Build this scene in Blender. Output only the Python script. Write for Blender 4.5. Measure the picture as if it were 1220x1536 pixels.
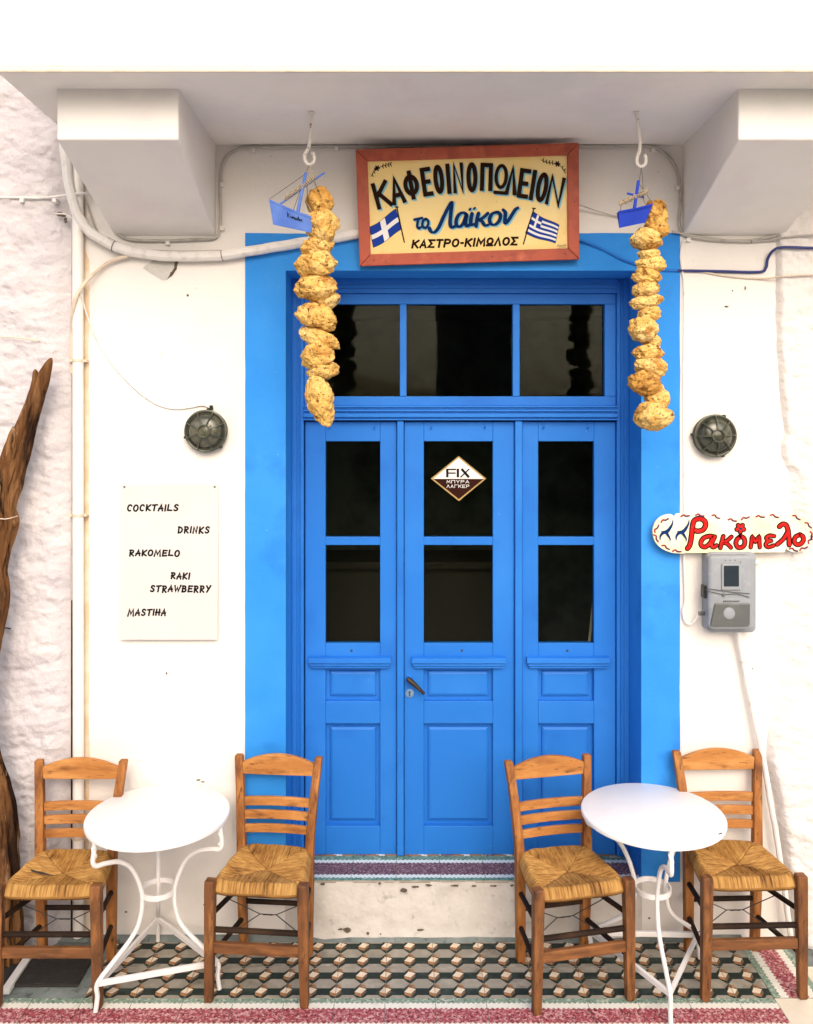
import bpy, math, random
from mathutils import Vector, noise
R = math.radians
random.seed(7)
S = bpy.context.scene
for o in list(bpy.data.objects): bpy.data.objects.remove(o)

# ------------------------------------------------------------------ camera
F, SC, VX, VY = 1280.0, 337.0, 606.0, 640.0      # focal length (px), px per metre at the wall, vanishing point
D = F / SC                                         # camera to wall
H = (1407 - VY) / SC                               # camera height
cd = bpy.data.cameras.new('camera'); cam = bpy.data.objects.new('camera', cd)
S.collection.objects.link(cam); S.camera = cam
cam.location = (0, -D, H); cam.rotation_euler = (R(90), 0, 0)
cd.sensor_fit = 'VERTICAL'; cd.sensor_height = 36; cd.sensor_width = 36
cd.lens = F / 1536 * 36
cd.shift_x = (610 - VX) / 1536; cd.shift_y = -(768 - VY) / 1536
cd.clip_start = 0.05; cd.clip_end = 500

# ------------------------------------------------------------------ light
SUN_EL, SUN_AZ = 35.0, 8.0      # azimuth measured from the street side (-Y) towards +X
w = bpy.data.worlds.new('World'); S.world = w; w.use_nodes = True
nt = w.node_tree; bg = nt.nodes['Background']
sky = nt.nodes.new('ShaderNodeTexSky'); sky.sky_type = 'NISHITA'; sky.sun_disc = False
sky.sun_elevation = R(SUN_EL); sky.sun_rotation = R(180 - SUN_AZ)
sky.air_density = 1.0; sky.dust_density = 5.0; sky.ozone_density = 0.4
nt.links.new(sky.outputs[0], bg.inputs[0]); bg.inputs[1].default_value = 0.15
sd = bpy.data.lights.new('sun', 'SUN'); sd.energy = 1.15; sd.angle = R(66); sd.color = (1, .93, .87)
sun = bpy.data.objects.new('sun', sd); S.collection.objects.link(sun)
sun.rotation_euler = (R(90 - SUN_EL), 0, R(SUN_AZ)); sun.location = (1, -6, 8)
S.view_settings.view_transform = 'Standard'; S.view_settings.look = 'None'
S.view_settings.exposure = 0.52; S.view_settings.gamma = 1
S.cycles.max_bounces = 7; S.cycles.diffuse_bounces = 4; S.cycles.glossy_bounces = 3; S.cycles.transmission_bounces = 3; S.cycles.transparent_max_bounces = 8; S.cycles.caustics_reflective = False; S.cycles.caustics_refractive = False

# ------------------------------------------------------------------ helpers
def W(px, py, d=0.0):
    """photo pixel at distance d in front of the wall -> point of the place"""
    k = (D - d) / F
    return Vector(((px - VX) * k, -d, H - (py - VY) * k))

def lin(c):
    return tuple(((x / 255) / 12.92 if x / 255 <= .04045 else ((x / 255 + .055) / 1.055) ** 2.4) for x in c)

class NT:
    def __init__(s, m):
        m.use_nodes = True; s.t = m.node_tree; s.n = s.t.nodes; s.b = s.n['Principled BSDF']; s.out = s.n['Material Output']
    def add(s, typ, **kw):
        n = s.n.new(typ)
        for k, v in kw.items(): setattr(n, k, v)
        return n
    def link(s, a, b): s.t.links.new(a, b)

def mat(name, col, rough=.6, var=(), bump=(), spec=.5, metal=0., stretch=(1, 1, 1), rnd=True, coat=0.):
    """var: (colour, scale, lo, hi[, detail]) layers mixed over col by noise; bump: (scale, strength, distance)"""
    m = bpy.data.materials.new(name); g = NT(m)
    g.b.inputs['Roughness'].default_value = rough; g.b.inputs['Specular IOR Level'].default_value = spec
    g.b.inputs['Metallic'].default_value = metal; g.b.inputs['Coat Weight'].default_value = coat
    tc = g.add('ShaderNodeTexCoord'); mp = g.add('ShaderNodeMapping'); mp.inputs['Scale'].default_value = stretch
    g.link(tc.outputs['Object'], mp.inputs['Vector'])
    vec = mp.outputs[0]
    if rnd:
        oi = g.add('ShaderNodeObjectInfo'); mu = g.add('ShaderNodeMath', operation='MULTIPLY'); mu.inputs[1].default_value = 37.
        g.link(oi.outputs['Random'], mu.inputs[0])
        ad = g.add('ShaderNodeVectorMath', operation='ADD'); g.link(vec, ad.inputs[0]); g.link(mu.outputs[0], ad.inputs[1]); vec = ad.outputs[0]
    cur = None
    base = g.add('ShaderNodeRGB'); base.outputs[0].default_value = (*col, 1); cur = base.outputs[0]
    for i, v in enumerate(var):
        nz = g.add('ShaderNodeTexNoise'); nz.inputs['Scale'].default_value = v[1]; nz.inputs['Detail'].default_value = v[4] if len(v) > 4 else 4
        nz.inputs['Roughness'].default_value = .6
        sh = g.add('ShaderNodeVectorMath', operation='ADD'); sh.inputs[1].default_value = (i * 3.1, i * 7.7, i * 1.3)
        g.link(vec, sh.inputs[0]); g.link(sh.outputs[0], nz.inputs['Vector'])
        mr = g.add('ShaderNodeMapRange'); mr.inputs[1].default_value = v[2]; mr.inputs[2].default_value = v[3]
        g.link(nz.outputs[0], mr.inputs[0])
        mx = g.add('ShaderNodeMix', data_type='RGBA'); mx.inputs[7].default_value = (*v[0], 1)
        g.link(mr.outputs[0], mx.inputs[0]); g.link(cur, mx.inputs[6]); cur = mx.outputs[2]
    g.link(cur, g.b.inputs['Base Color'])
    prev = None
    for i, b in enumerate(bump):
        nz = g.add('ShaderNodeTexNoise'); nz.inputs['Scale'].default_value = b[0]; nz.inputs['Detail'].default_value = 3
        g.link(vec, nz.inputs['Vector'])
        bp = g.add('ShaderNodeBump'); bp.inputs['Strength'].default_value = b[1]; bp.inputs['Distance'].default_value = b[2]
        g.link(nz.outputs[0], bp.inputs['Height'])
        if prev: g.link(prev, bp.inputs['Normal'])
        prev = bp.outputs[0]
    if prev: g.link(prev, g.b.inputs['Normal'])
    return m

class MB:
    """collects faces; build() makes them one mesh object"""
    def __init__(s): s.v = []; s.f = []; s.m = []; s.mi = 0
    def face(s, pts):
        n = len(s.v); s.v += [tuple(p) for p in pts]; s.f.append(list(range(n, n + len(pts)))); s.m.append(s.mi)
    def hull(s, rings, closed=True, caps=True):
        n0 = len(s.v); k = len(rings[0])
        for r in rings: s.v += [tuple(p) for p in r]
        for i in range(len(rings) - 1):
            for j in range(k if closed else k - 1):
                a = n0 + i * k + j; b = n0 + i * k + (j + 1) % k
                s.f.append([a, b, b + k, a + k]); s.m.append(s.mi)
        if caps:
            s.f.append([n0 + j for j in range(k)][::-1]); s.m.append(s.mi)
            e = n0 + (len(rings) - 1) * k
            s.f.append([e + j for j in range(k)]); s.m.append(s.mi)
    def box(s, x0, x1, y0, y1, z0, z1):
        r = lambda z: [(x0, y0, z), (x1, y0, z), (x1, y1, z), (x0, y1, z)]
        s.hull([r(z0), r(z1)])
    def loft(s, secs):
        """secs: (x, y, z, half_x, half_y) horizontal rectangles"""
        s.hull([[(x - a, y - b, z), (x + a, y - b, z), (x + a, y + b, z), (x - a, y + b, z)] for x, y, z, a, b in secs])
    def beam(s, p0, p1, hw, hh, up=(0, 0, 1)):
        p0, p1 = Vector(p0), Vector(p1); t = (p1 - p0).normalized(); u = Vector(up)
        if abs(t.dot(u)) > .95: u = Vector((0, 1, 0))
        a = t.cross(u).normalized(); b = a.cross(t).normalized()
        s.hull([[p + a * x * hw + b * y * hh for x, y in ((-1, -1), (1, -1), (1, 1), (-1, 1))] for p in (p0, p1)])
    def tube(s, pts, r, n=8, closed=False, flat=None):
        pts = [Vector(p) for p in pts]; rr = r if isinstance(r, (list, tuple)) else [r] * len(pts)
        rings = []; ref = None
        for i, p in enumerate(pts):
            if closed: t = pts[(i + 1) % len(pts)] - pts[i - 1]
            else: t = pts[min(i + 1, len(pts) - 1)] - pts[max(i - 1, 0)]
            t = t.normalized() if t.length > 1e-9 else Vector((0, 0, 1))
            if ref is None: ref = Vector((0, 0, 1)) if abs(t.z) < .9 else Vector((0, 1, 0))
            a = t.cross(ref); a = a.normalized() if a.length > 1e-6 else t.orthogonal().normalized()
            b = t.cross(a).normalized(); ref = -b if b.dot(ref) < 0 else b
            b = ref; a = t.cross(b).normalized()
            rings.append([p + (a * math.cos(q) + b * math.sin(q)) * rr[i] for q in [2 * math.pi * j / n for j in range(n)]])
        if closed: rings.append(rings[0])
        s.hull(rings, caps=not closed)
    def lathe(s, prof, c=(0, 0, 0), n=40, axis='z', caps=True):
        rings = []
        for r, h in prof:
            ring = []
            for j in range(n):
                q = 2 * math.pi * j / n; x, y = r * math.cos(q), r * math.sin(q)
                ring.append((c[0] + x, c[1] + y, c[2] + h) if axis == 'z' else (c[0] + x, c[1] - h, c[2] + y))
            rings.append(ring)
        s.hull(rings, caps=caps)
    def prism(s, poly, y0, y1):
        """poly of (x, z) extruded in y"""
        s.hull([[(x, y0, z) for x, z in poly], [(x, y1, z) for x, z in poly]])
    def build(s, name, m, parent=None, smooth=False, bevel=0, org=None, segs=2, ang=35):
        me = bpy.data.meshes.new(name)
        o3 = Vector(org) if org is not None else (parent_origin(parent) if parent else Vector((0, 0, 0)))
        me.from_pydata([tuple(Vector(v) - o3) for v in s.v], [], s.f); me.update()
        ms = m if isinstance(m, (list, tuple)) else [m]
        for q in ms: me.materials.append(q)
        me.polygons.foreach_set('material_index', s.m)
        import bmesh
        bm = bmesh.new(); bm.from_mesh(me)
        if len(s.v) < 60000: bmesh.ops.recalc_face_normals(bm, faces=bm.faces)
        bm.to_mesh(me); bm.free()
        if smooth:
            me.polygons.foreach_set('use_smooth', [True] * len(me.polygons))
            try: me.set_sharp_from_angle(angle=R(ang))
            except Exception: pass
        o = bpy.data.objects.new(name, me); S.collection.objects.link(o)
        if parent: o.parent = parent
        elif org is not None: o.location = o3
        if bevel:
            b = o.modifiers.new('bevel', 'BEVEL'); b.width = bevel; b.segments = segs; b.limit_method = 'ANGLE'; b.angle_limit = R(40)
        return o

def parent_origin(p):
    v = Vector((0, 0, 0))
    while p: v = v + p.location; p = p.parent
    return v

def tag(o, label=None, cat=None, group=None, kind=None):
    for k, v in (('label', label), ('category', cat), ('group', group), ('kind', kind)):
        if v: o[k] = v
    return o

def thing(name, loc, label, cat, group=None):
    o = bpy.data.objects.new(name, None); S.collection.objects.link(o); o.location = loc; o.empty_display_size = .1
    return tag(o, label, cat, group)

def smooth_path(pts, n=8):
    P = [Vector(p) for p in pts]; out = []
    for i in range(len(P) - 1):
        a, b, c, d = P[max(i - 1, 0)], P[i], P[i + 1], P[min(i + 2, len(P) - 1)]
        for k in range(n):
            t = k / n
            out.append(.5 * ((2 * b) + (c - a) * t + (2 * a - 5 * b + 4 * c - d) * t * t + (3 * b - a - 3 * c + d) * t ** 3))
    return out + [P[-1]]

def sph(cx, cy, rx, ry, a0, a1, n=14):
    return [(cx + rx * math.cos(R(a0 + (a1 - a0) * i / n)), cy + ry * math.sin(R(a0 + (a1 - a0) * i / n))) for i in range(n + 1)]

def ribbon2d(pts, w, closed=False, cap=False):
    """list of quads (2-D) for a stroke of width w (w may be a list)"""
    P = [Vector((p[0], p[1])) for p in pts]; n = len(P); ws = w if isinstance(w, (list, tuple)) else [w] * n
    L = []; Rr = []
    for i in range(n):
        if closed: a, c = P[i - 1], P[(i + 1) % n]
        else: a, c = P[max(i - 1, 0)], P[min(i + 1, n - 1)]
        d1 = (P[i] - a); d2 = (c - P[i])
        d1 = d1.normalized() if d1.length > 1e-9 else d2.normalized()
        d2 = d2.normalized() if d2.length > 1e-9 else d1
        t = d1 + d2
        t = t.normalized() if t.length > 1e-6 else d1
        nn = Vector((-t.y, t.x)); k = min(1 / max(abs(nn.dot(Vector((-d1.y, d1.x)))), .4), 2)
        L.append(P[i] + nn * ws[i] / 2 * k); Rr.append(P[i] - nn * ws[i] / 2 * k)
    q = [[L[i], Rr[i], Rr[i + 1], L[i + 1]] for i in range(n - 1)]
    if closed: q.append([L[-1], Rr[-1], Rr[0], L[0]])
    elif cap:
        for p, d, ww in ((P[0], (P[0] - P[1]).normalized(), ws[0]), (P[-1], (P[-1] - P[-2]).normalized(), ws[-1])):
            a0 = math.atan2(d.y, d.x); q.append([p + Vector((math.cos(a0 + R(b)), math.sin(a0 + R(b)))) * ww / 2 for b in (-90, -50, -18, 18, 50, 90)])
    return q

# stroke alphabet in a unit box, y up: each letter a list of polylines; ('c', pts) = closed
OV = ('c', sph(.5, .5, .5, .5, 0, 348, 29))
G = {
 'Κ': [[(0, 0), (0, 1)], [(1, 1), (.1, .48)], [(.25, .6), (1, 0)]],
 'Α': [[(0, 0), (.5, 1), (1, 0)], [(.2, .3), (.8, .3)]],
 'Φ': [[(.5, 0), (.5, 1)], ('c', sph(.5, .5, .5, .34, 0, 348, 29))],
 'Ε': [[(1, 1), (0, 1), (0, 0), (1, 0)], [(0, .5), (.8, .5)]],
 'Ο': [OV], 'Ι': [[(.5, 0), (.5, 1)]],
 'Ν': [[(0, 0), (0, 1), (1, 0), (1, 1)]],
 'Π': [[(0, 0), (0, 1), (1, 1), (1, 0)]],
 'Ω': [('c', sph(.5, .6, .5, .4, 0, 348, 29)), [(0, 0), (1, 0)]],
 'Λ': [[(0, 0), (.5, 1), (1, 0)]],
 'Σ': [[(1, 1), (0, 1), (.55, .5), (0, 0), (1, 0)]],
 'Τ': [[(0, 1), (1, 1)], [(.5, 1), (.5, 0)]],
 'Ρ': [[(0, 0), (0, 1), (.55, 1)] + sph(.55, .74, .42, .26, 80, -80, 10) + [(0, .48)]],
 'Μ': [[(0, 0), (.08, 1), (.5, .3), (.92, 1), (1, 0)]],
 'Γ': [[(0, 0), (0, 1), (1, 1)]],
 'Υ': [[(0, 1), (.5, .5), (1, 1)], [(.5, .5), (.5, 0)]],
 '-': [[(.1, .45), (.9, .45)]],
 'Cc': [sph(.55, .5, .5, .5, 40, 300, 16)],
 'Dd': [[(0.05, -.03), (.05, 1.02)], [(-.1, .98), (.5, .9)] + sph(.3, .48, .65, .45, 50, -80, 10)],
 'Ss': [sph(.55, .76, .4, .24, 20, 200, 8) + sph(.45, .25, .45, .25, 80, -150, 10)],
 'Ll': [[(.1, 1), (0.05, .05), (1, 0.02)]],
 'Bb': [[(.08, -.02), (.1, 1)], [(-.05, .97)] + sph(.4, .76, .42, .22, 80, -80, 8) + [(.1, .52)] + sph(.45, .27, .5, .26, 70, -90, 8) + [(0, 0)]],
 'Ww': [[(0, 1), (.22, 0), (.5, .7), (.72, 0), (1.05, 1.05)]],
 'Hh': [[(.05, 0), (.1, 1)], [(.9, 0), (.88, 1)], [(-.1, .45), (1.1, .5)]],
 'Rr': [[(.1, -.05), (.12, 1)], [(-.08, .98)] + sph(.45, .75, .42, .24, 80, -90, 8) + [(.15, .48), (1, -.02)]],
 'Ii': [[(.5, 0), (.55, 1)]],
 'Oo': [('c', sph(.5, .48, .52, .5, 0, 345, 23))],
 'Kk': [[(.08, -.04), (.05, 1)], [(1, .98), (.1, .42), (1.05, .0)]],
 'Tt': [[(-.1, .93), (1.1, 1)], [(.5, .97), (.42, 0)]],
 'Aa': [[(-.02, -.02), (.55, 1), (.98, -.03)], [(.02, .33), (1.02, .4)]],
 'Nn': [[(0.04, 0), (.08, 1), (.85, .05), (.92, 1.04)]],
 'Mm': [[(0.0, -.05), (.15, 1), (.5, .25), (.85, 1.02), (1, -.05)]],
 'Ee': [[(1, .95), (.1, .98), (.05, .02), (1.05, .05)], [(.05, .5), (.85, .52)]],
 'Yy': [[(0, 1), (.5, .5)], [(1.05, 1.03), (.25, -.05)]],
}

class Paint:
    """flat strokes lying on a plane: map(u, v) gives the point, each stroke lies a hair above the last"""
    def __init__(s, fn, lift=.0002): s.fn = fn; s.mb = MB(); s.k = 0; s.lift = lift
    def quads(s, qs):
        s.k += 1
        for q in qs: s.mb.face([s.fn(p[0], p[1], s.lift + s.k * .00006) for p in q])
    def poly(s, pts): s.quads([pts])
    def stroke(s, pts, w, closed=False, cap=False): s.quads(ribbon2d(pts, w, closed, cap))
    def glyph(s, ch, x0, x1, y0, y1, wd, rot=0, slant=0, cap=False, off=(0, 0)):
        """y0 = bottom, y1 = top, in the drawing's own axes (y down when y0 > y1)"""
        cx, cy = (x0 + x1) / 2, (y0 + y1) / 2; h = wd / 2
        sx = max(x1 - x0 - wd, 1e-6); sg = 1 if y1 > y0 else -1; sy = (abs(y1 - y0) - wd) * sg
        for st in G[ch]:
            cl = st[0] == 'c'; P = st[1] if cl else st; out = []
            for u, v in P:
                x = (u - .5) * sx; y = (v - .5) * sy
                x += slant * (v - .5) * abs(sy)
                c, q = math.cos(R(rot)), math.sin(R(rot))
                out.append((cx + x * c - y * q + off[0], cy + x * q + y * c + off[1]))
            if not cap and not cl:      # butt ends reach the box
                for e, f in ((0, 1), (-1, -2)):
                    dx, dy = out[e][0] - out[f][0], out[e][1] - out[f][1]; l = math.hypot(dx, dy) or 1
                    out[e] = (out[e][0] + dx / l * h, out[e][1] + dy / l * h)
            s.stroke(out, wd, cl, cap)

def fbm(p, o=4):
    return noise.fractal(p, 1.0, 2.0, o, noise_basis='PERLIN_ORIGINAL')
#==MATERIALS==
# ------------------------------------------------------------------ materials
PLASTER = mat('white_plaster', (.80, .765, .725), .85, [((.71, .66, .615), 1.6, .52, .78), ((.60, .53, .47), 38, .71, .78, 3)], [(4, .25, .03), (60, .2, .005)], spec=.2, rnd=False)
ROUGH = mat('whitewash_over_stone', (.74, .705, .685), .9, [((.62, .575, .575), 3, .55, .8), ((.48, .43, .40), 26, .70, .80, 4)], [(26, .7, .016), (90, .5, .005)], spec=.15, rnd=False)
ROUGHL = mat('shaded_whitewash_over_stone', (.60, .565, .585), .9, [((.50, .46, .49), 3, .52, .8), ((.70, .67, .66), 5, .55, .8), ((.36, .33, .32), 26, .69, .79, 4)], [(26, .7, .016), (90, .5, .005)], spec=.12, rnd=False)  # white wall on the left, its lilac shade mixed into the colour
SOFFIT = mat('balcony_plaster', (.80, .77, .735), .85, [((.72, .715, .67), 2.2, .5, .75), ((.75, .69, .69), 3.4, .5, .75)], [(5, .2, .02), (60, .12, .004)], spec=.2, rnd=False)
RISER = mat('dirty_plaster', (.62, .585, .545), .88, [((.48, .45, .41), 4, .45, .75), ((.40, .375, .34), 22, .62, .74, 4)], [(9, .5, .03), (50, .3, .006)], spec=.15, rnd=False)
CEMENT = mat('grey_cement', (.16, .19, .185), .85, [((.25, .28, .27), 6, .45, .7), ((.08, .09, .09), 20, .55, .72)], [(40, .5, .006)], spec=.2)
BLUE = mat('blue_gloss_paint', (.017, .165, .58), .5, [((.03, .21, .66), 1.8, .48, .85), ((.012, .115, .48), 3, .55, .85), ((.14, .32, .62), 60, .75, .80, 2)], [(8, .12, .01), (90, .10, .002)], spec=.22)
BLUEW = mat('blue_painted_wall', (.028, .245, .72), .65, [((.045, .30, .80), 1.6, .45, .75), ((.012, .13, .52), 2.4, .56, .82), ((.3, .5, .78), 70, .75, .80, 2)], [(4, .25, .02), (60, .2, .004)], spec=.15)
EDGE = mat('bare_edge', (.55, .55, .52), .85, [((.30, .30, .28), 12, .5, .7)])
DARK = mat('dark_room', (.24, .24, .19), .9, [((.09, .092, .07), 1.3, .45, .65)])
DARKWOOD = mat('interior_wood', (.055, .042, .026), .7)
HONEY = mat('honey_wood', (.43, .175, .045), .55, [((.60, .29, .09), 1.4, .45, .7), ((.22, .078, .02), 2.2, .50, .72), ((.075, .028, .010), 6, .59, .75), ((.62, .40, .19), 20, .66, .8)], [(9, .35, .004)], stretch=(3, 14, 14), spec=.25)
HONEYV = mat('honey_wood_upright', (.32, .12, .03), .55, [((.52, .23, .066), 1.5, .47, .72), ((.14, .05, .016), 2, .46, .7), ((.05, .02, .009), 5, .56, .74)], [(9, .35, .004)], stretch=(14, 14, 3), spec=.25)
BROWNV = mat('brown_wood_upright', (.17, .066, .022), .55, [((.34, .14, .042), 1.6, .48, .7), ((.06, .026, .012), 2, .47, .68), ((.025, .013, .008), 5, .57, .74)], [(9, .4, .004)], stretch=(14, 14, 3), spec=.3)
BROWN = mat('brown_wood', (.17, .066, .022), .55, [((.33, .135, .042), 1.6, .48, .7), ((.06, .026, .012), 2, .48, .7)], [(9, .4, .004)], stretch=(3, 14, 14), spec=.3)
RUNG = mat('dark_rung_wood', (.022, .013, .009), .7, [((.07, .038, .02), 4, .5, .75)], [(30, .2, .003)], spec=.12)
DRIFT = mat('weathered_driftwood', (.13, .058, .023), .9, [((.27, .135, .055), 2.6, .46, .66), ((.030, .015, .009), 2.2, .48, .60), ((.36, .24, .15), 6, .58, .72), ((.008, .005, .004), 4, .57, .66)], [(4, .9, .04), (14, .8, .014), (50, .5, .005)], stretch=(5, 5, .8), spec=.08)
WHITEIRON = mat('white_painted_iron', (.80, .775, .755), .4, [((.62, .55, .50), 22, .62, .76)], [(60, .12, .002)], spec=.45)
TABLETOP = mat('white_enamel_top', (.85, .84, .825), .5, [((.80, .785, .77), 6, .5, .8)], [(14, .04, .004)], spec=.3)
WIRE = mat('black_wire', (.03, .027, .025), .6)
CABLEG = mat('grey_cable', (.44, .415, .38), .6, [((.26, .24, .215), 14, .5, .75)], [(40, .2, .002)])
CABLEW = mat('whitewashed_conduit', (.76, .73, .70), .7, [((.56, .51, .47), 16, .55, .75)], [(60, .5, .004)], stretch=(1, 1, 1))
CREAMC = mat('cream_cable', (.68, .57, .45), .6, [((.50, .40, .30), 12, .5, .75)])
BLUEC = mat('navy_cable', (.02, .03, .16), .5)
PIPE = mat('white_pvc_pipe', (.82, .79, .75), .45, [((.70, .64, .57), 7, .55, .8)], spec=.4)
TAN = mat('ochre_stain', (.68, .50, .33), .9, [((.80, .70, .58), 6, .42, .66)], rnd=False)
SPONGE = mat('sea_sponge', (.70, .43, .125), .95, [((.84, .61, .25), 8, .46, .68), ((.46, .215, .05), 16, .50, .66), ((.20, .085, .022), 34, .60, .68, 3), ((.10, .04, .012), 90, .635, .68, 2)], [(22, .7, .016), (80, 1., .010)], spec=.08)  # darkest dots paint in the shade of deep pores; brown mottling is its own
SPONGE2 = mat('brown_sea_sponge', (.55, .29, .07), .95, [((.74, .46, .14), 9, .46, .68), ((.30, .135, .033), 16, .50, .66), ((.10, .042, .014), 34, .58, .67, 3)], [(22, .7, .016), (80, 1., .010)], spec=.08)  # darkest specks again colour in the pores' shade
ROPE = mat('twine', (.50, .40, .26), .9, [((.24, .17, .10), 40, .5, .7)], [(200, .5, .002)])
HOOKM = mat('rusty_white_hook', (.76, .72, .66), .6, [((.22, .10, .05), 60, .62, .68)], [(90, .3, .002)])
BOATL = mat('pale_blue_boat_paint', (.085, .175, .55), .6, [((.14, .25, .62), 10, .5, .75), ((.05, .11, .38), 8, .55, .75)], [(60, .1, .002)], spec=.2)
BOATD = mat('royal_blue_boat_paint', (.022, .06, .50), .55, [((.035, .09, .60), 10, .5, .75)], [(60, .1, .002)], spec=.2)
FRAMEM = mat('red_brown_frame', (.42, .075, .035), .5, [((.30, .05, .026), 4, .48, .7), ((.52, .12, .055), 5, .55, .75), ((.12, .03, .02), 14, .68, .78)], [(20, .2, .003)], stretch=(3, 3, 3))
SIGNY = mat('sign_yellow', (.90, .66, .24), .5, [((.92, .75, .38), 2.2, .42, .7), ((.82, .56, .18), 3.4, .55, .8), ((.55, .36, .14), 60, .72, .80, 2)], [(80, .06, .002)])
INK = mat('brown_black_paint', (.022, .009, .005), .8, spec=.08)
NAVY = mat('navy_paint', (.005, .03, .13), .8, spec=.08)
SKYB = mat('sky_blue_paint', (.20, .52, .66), .5)
FLAGB = mat('flag_blue_paint', (.012, .05, .34), .7, spec=.1)
FLAGW = mat('flag_white_paint', (.82, .82, .80), .5)
RED = mat('red_paint', (.50, .010, .010), .7, [((.58, .03, .02), 30, .5, .7)], spec=.1)
DRED = mat('dark_red_paint', (.30, .02, .02), .5)
IVORY = mat('ivory_board', (.84, .77, .46), .5, [((.86, .84, .70), 3, .42, .62), ((.80, .70, .36), 6, .55, .8)], [(60, .08, .002)])
SHEET = mat('frosted_sheet', (.62, .59, .575), .5, [((.66, .635, .62), 3, .4, .7)], spec=.2)
BLACKINK = mat('black_marker', (.010, .0095, .0095), .8, spec=.08)
GOLD = mat('gold_edge', (.38, .25, .08), .5)
CHOC = mat('dark_brown_print', (.03, .008, .005), .8, spec=.08)
WHITEP = mat('white_print', (.70, .70, .68), .5, spec=.2)
BRONZE = mat('weathered_bronze', (.02, .017, .011), .45, [((.06, .05, .033), 18, .5, .7), ((.03, .042, .028), 10, .55, .75)], [(80, .2, .002)], metal=.35)
GREEN = mat('dull_green_metal', (.075, .085, .062), .4, [((.14, .14, .10), 18, .5, .7), ((.03, .035, .027), 10, .5, .7)], [(80, .2, .002)], metal=.3)
LAMPGLASS = mat('dusty_lamp_glass', (.05, .054, .038), .14, [((.13, .125, .085), 9, .47, .66), ((.015, .02, .014), 7, .5, .65)], spec=.6)
METER = mat('grey_meter_case', (.285, .305, .33), .45, [((.22, .24, .265), 6, .5, .75), ((.36, .375, .385), 16, .58, .8)], [(60, .06, .002)], spec=.3)
METERD = mat('dark_meter_cover', (.10, .105, .10), .4, [((.14, .145, .14), 12, .5, .75)], spec=.5)
METERW = mat('meter_window', (.025, .035, .045), .08, spec=.8)
HANDLE = mat('old_brass_handle', (.03, .022, .013), .5, [((.075, .05, .025), 40, .5, .7)], metal=.4)
PLATE = mat('worn_blue_metal', (.16, .30, .50), .4, [((.30, .40, .52), 60, .5, .65)], metal=.3)
RUBBER = mat('black_rubber', (.022, .020, .018), .8, [((.05, .045, .04), 30, .55, .75)], [(120, .4, .003)])
CHIPM = mat('exposed_dark_mortar', (.10, .075, .055), .95, [((.25, .20, .16), 40, .5, .7)], [(80, .5, .004)])
CHIPG = mat('exposed_grey_render', (.56, .54, .50), .95, [((.42, .40, .37), 16, .5, .7)], [(40, .8, .008)])
STREET = mat('street_concrete', (.72, .67, .61), .9, [((.62, .575, .52), 3, .45, .7), ((.78, .74, .69), 20, .55, .75)], [(50, .3, .004)], rnd=False)
OPPO = mat('opposite_house_plaster', (.72, .70, .66), .9, [((.62, .60, .57), 1.2, .45, .7)], rnd=False)
OPPS = mat('opposite_house_stone', (.34, .32, .29), .9, [((.22, .21, .19), 3, .45, .7)], rnd=False)
OPPD = mat('opposite_dark_shutter', (.03, .035, .03), .7)
# cement tile colours
T_GREY = mat('tile_grey', (.29, .265, .215), .6, [((.39, .355, .295), 14, .45, .7), ((.16, .145, .11), 9, .55, .75)], spec=.2)
T_DARK = mat('tile_dark_green', (.016, .027, .023), .6, [((.05, .07, .06), 16, .5, .75)], spec=.2)
T_CREAM = mat('tile_cream', (.70, .58, .43), .55, [((.78, .69, .56), 18, .45, .7), ((.45, .34, .22), 9, .58, .8)], spec=.35)
T_ORANGE = mat('tile_ochre', (.33, .155, .06), .55, [((.42, .23, .10), 18, .45, .7)], spec=.35)
T_BROWN = mat('tile_brown', (.15, .085, .045), .55, [((.24, .14, .07), 18, .45, .7)], spec=.35)
T_WHITE = mat('tile_white', (.76, .74, .66), .55, [((.66, .62, .53), 18, .5, .75), ((.40, .36, .30), 60, .66, .76)], spec=.35)
T_SAGE = mat('tile_sage', (.20, .30, .23), .55, [((.46, .50, .41), 60, .5, .62), ((.07, .11, .08), 90, .54, .64)], spec=.35)
T_TEAL = mat('tile_teal', (.12, .27, .21), .55, [((.36, .48, .42), 60, .54, .66), ((.03, .08, .06), 90, .52, .62)], spec=.35)
T_RED = mat('tile_red', (.36, .075, .09), .6, [((.62, .34, .34), 70, .49, .59), ((.15, .02, .03), 80, .51, .60), ((.74, .60, .56), 120, .60, .68)], spec=.2)
T_PLUM = mat('tile_plum', (.13, .055, .065), .5, [((.40, .28, .28), 110, .52, .62), ((.04, .015, .022), 90, .52, .62), ((.55, .45, .43), 190, .60, .68)], spec=.35)
T_ICE = mat('tile_pale_blue_white', (.62, .70, .68), .5, [((.72, .76, .73), 20, .5, .75)], spec=.35)
T_PLAIN = mat('tile_plain_cream', (.74, .66, .52), .5, [((.80, .74, .62), 5, .45, .7), ((.62, .53, .40), 14, .58, .78)], spec=.4)

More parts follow.
